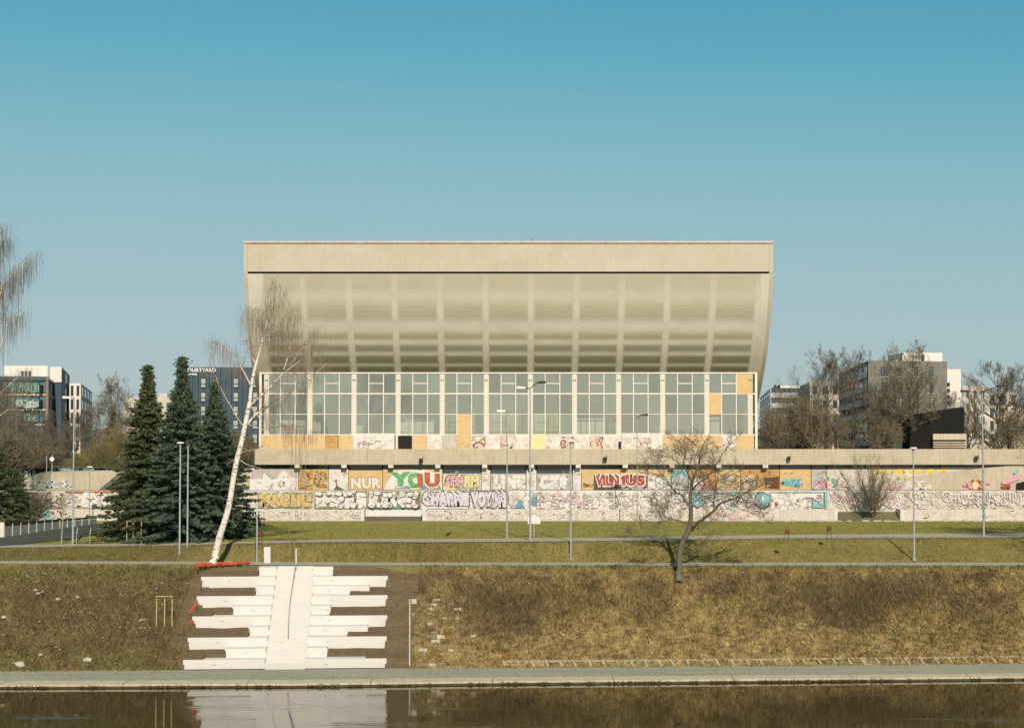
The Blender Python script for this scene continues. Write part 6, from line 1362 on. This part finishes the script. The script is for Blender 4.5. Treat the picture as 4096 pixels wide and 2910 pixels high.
for r, (t_, b_) in enumerate(((1466, 1506), (1528, 1572), (1590, 1636), (1652, 1696), (1712, 1756), (1770, 1800))):
    for px, c in wx:
        xa, xb = XY(px - 13, 256)[0], XY(px + 13, 256)[0]; Yf = lerp(255, 258, (px - 3474) / 316) - .02; z0_, z1_ = ZZ(b_, Yf), ZZ(t_, Yf); f = MB()
        for bx_ in ((xa, xb, z0_, z0_ + .12), (xa, xb, z1_ - .1, z1_), (xa, xa + .1, z0_ + .12, z1_ - .1), (xb - .1, xb, z0_ + .12, z1_ - .1), ((xa + xb) / 2 - .05, (xa + xb) / 2 + .05, z0_ + .12, z1_ - .1)): f.box(bx_[0], bx_[1], Yf - .12, Yf - .01, bx_[2], bx_[3])
        f = f.build('window', frame_d, ga); box('pane', win_light if (c, r) in ((0, 2), (1, 2), (3, 2), (0, 4)) else win_teal if (c + r) % 3 == 0 else win_dark, f, xa + .1, xb - .1, Yf - .06, Yf - .012, z0_ + .1, z1_ - .1); box('sill', cream_b, f, xa - .1, xb + .1, Yf - .2, Yf - .01, z0_ - .12, z0_ - .005)
MB().box(XY(3612, 262)[0], XY(3772, 262)[0], 262, 272, zt, ZZ(1410, 262)).build('rooftop_room', white_b, ga); box('rooftop_step', white_b, ga, XY(3585, 262)[0], XY(3610, 262)[0], 262, 270, zt, ZZ(1435, 262)); box('rooftop_door', win_dark, ga, XY(3687, 262)[0], XY(3699, 262)[0], 261.8, 262, zt, ZZ(1417, 262)); MB().tube([(XY(3610, 261)[0], 261.5, zt), (XY(3610, 261)[0], 261.5, ZZ(1416, 261)), (XY(3618, 261)[0], 261.5, ZZ(1413, 261))], .15, 6).build('vent_pipe', frame_d, ga)
wb = empty('apartment_building', (XY(3818, 268)[0], 268, H - 3), 'plain white sunlit block face right of the grey apartment block', 'apartment building'); MB().prism([XY(3791, 268), XY(3845, 268), XY(3845, 300), XY(3791, 300)], H - 4, ZZ(1476, 268)).build('body', white_b, wb)
for k in range(4): box('balcony', frame_d, wb, XY(3788, 267)[0], XY(3797, 267)[0], 266.4, 268, ZZ(1545 + 25 * k, 267), ZZ(1530 + 25 * k, 267))
# black canopy building and louvred wall
ca = empty('canopy_building', (XY(3750, 236)[0], 236, DECK), 'low building with a massive black wedge shaped overhang behind the plaza', 'building')
black_b = mat('black_cladding', (.006, .005, .004), (.009, .008, .006), 1, .9)
pts = [(3640, 1795), (3640, 1690), (3670, 1655), (3857, 1627), (3857, 1736), (3735, 1742), (3735, 1795)]; pts = [P(a, b, 238.5) for a, b in pts]
MB().yprism([(p.x, p.z) for p in pts], 238.5, 243).build('overhang', black_b, ca)
lv = MB(); x0, x1 = XX(3733, 237.6, 1760), XX(3866, 237.6, 1760); box('louvre_head', conc_pod, ca, x0, x1, 237.6, 238.4, ZZ(1758, 237.6), ZZ(1734, 237.6)); box('louvre_back', dark_gap, ca, x0 + .1, x1 - .1, 238.0, 238.3, ZZ(1800, 238), ZZ(1758, 238) - .01)
for k in range(4): box('louvre', conc_pod, ca, x0, x1, 237.6, 237.99, ZZ(1770 + 9.5 * k, 237.6), ZZ(1765 + 9.5 * k, 237.6))
# cream blocks at the right edge
rb = empty('apartment_building', (XY(3960, 290)[0], 290, H - 3), 'cream block with tall dark windows behind the dense bare tree', 'apartment building')
MB().prism([XY(3856, 290), XY(3948, 290), XY(3948, 320), XY(3856, 320)], H - 4, ZZ(1543, 290)).build('body', cream_b, rb); MB().prism([XY(3948.5, 291), XY(4076, 291), XY(4076, 320), XY(3948.5, 320)], H - 4, ZZ(1568, 291)).build('wing', cream_b, rb)
facade(rb, XY(3856, 290), XY(3948, 290), ZZ(1760, 290), ZZ(1550, 290), 3, 4, .5, .65, win_dark, frame_l, 0); facade(rb, XY(3948.5, 291), XY(4076, 291), ZZ(1780, 291), ZZ(1572, 291), 3, 4, .42, .75, win_dark, frame_d, 0)
rw = empty('garden_wall', (XY(4060, 250)[0], 250, DECK), 'tall plain tan wall rising toward the right edge behind the trees', 'wall'); MB().prism([XY(3975, 259), XY(4400, 259), XY(4400, 262), XY(3975, 262)], H - 4, [ZZ(1648, 259), ZZ(1600, 259), ZZ(1600, 259), ZZ(1648, 259)]).build('wall', conc_pod, rw)
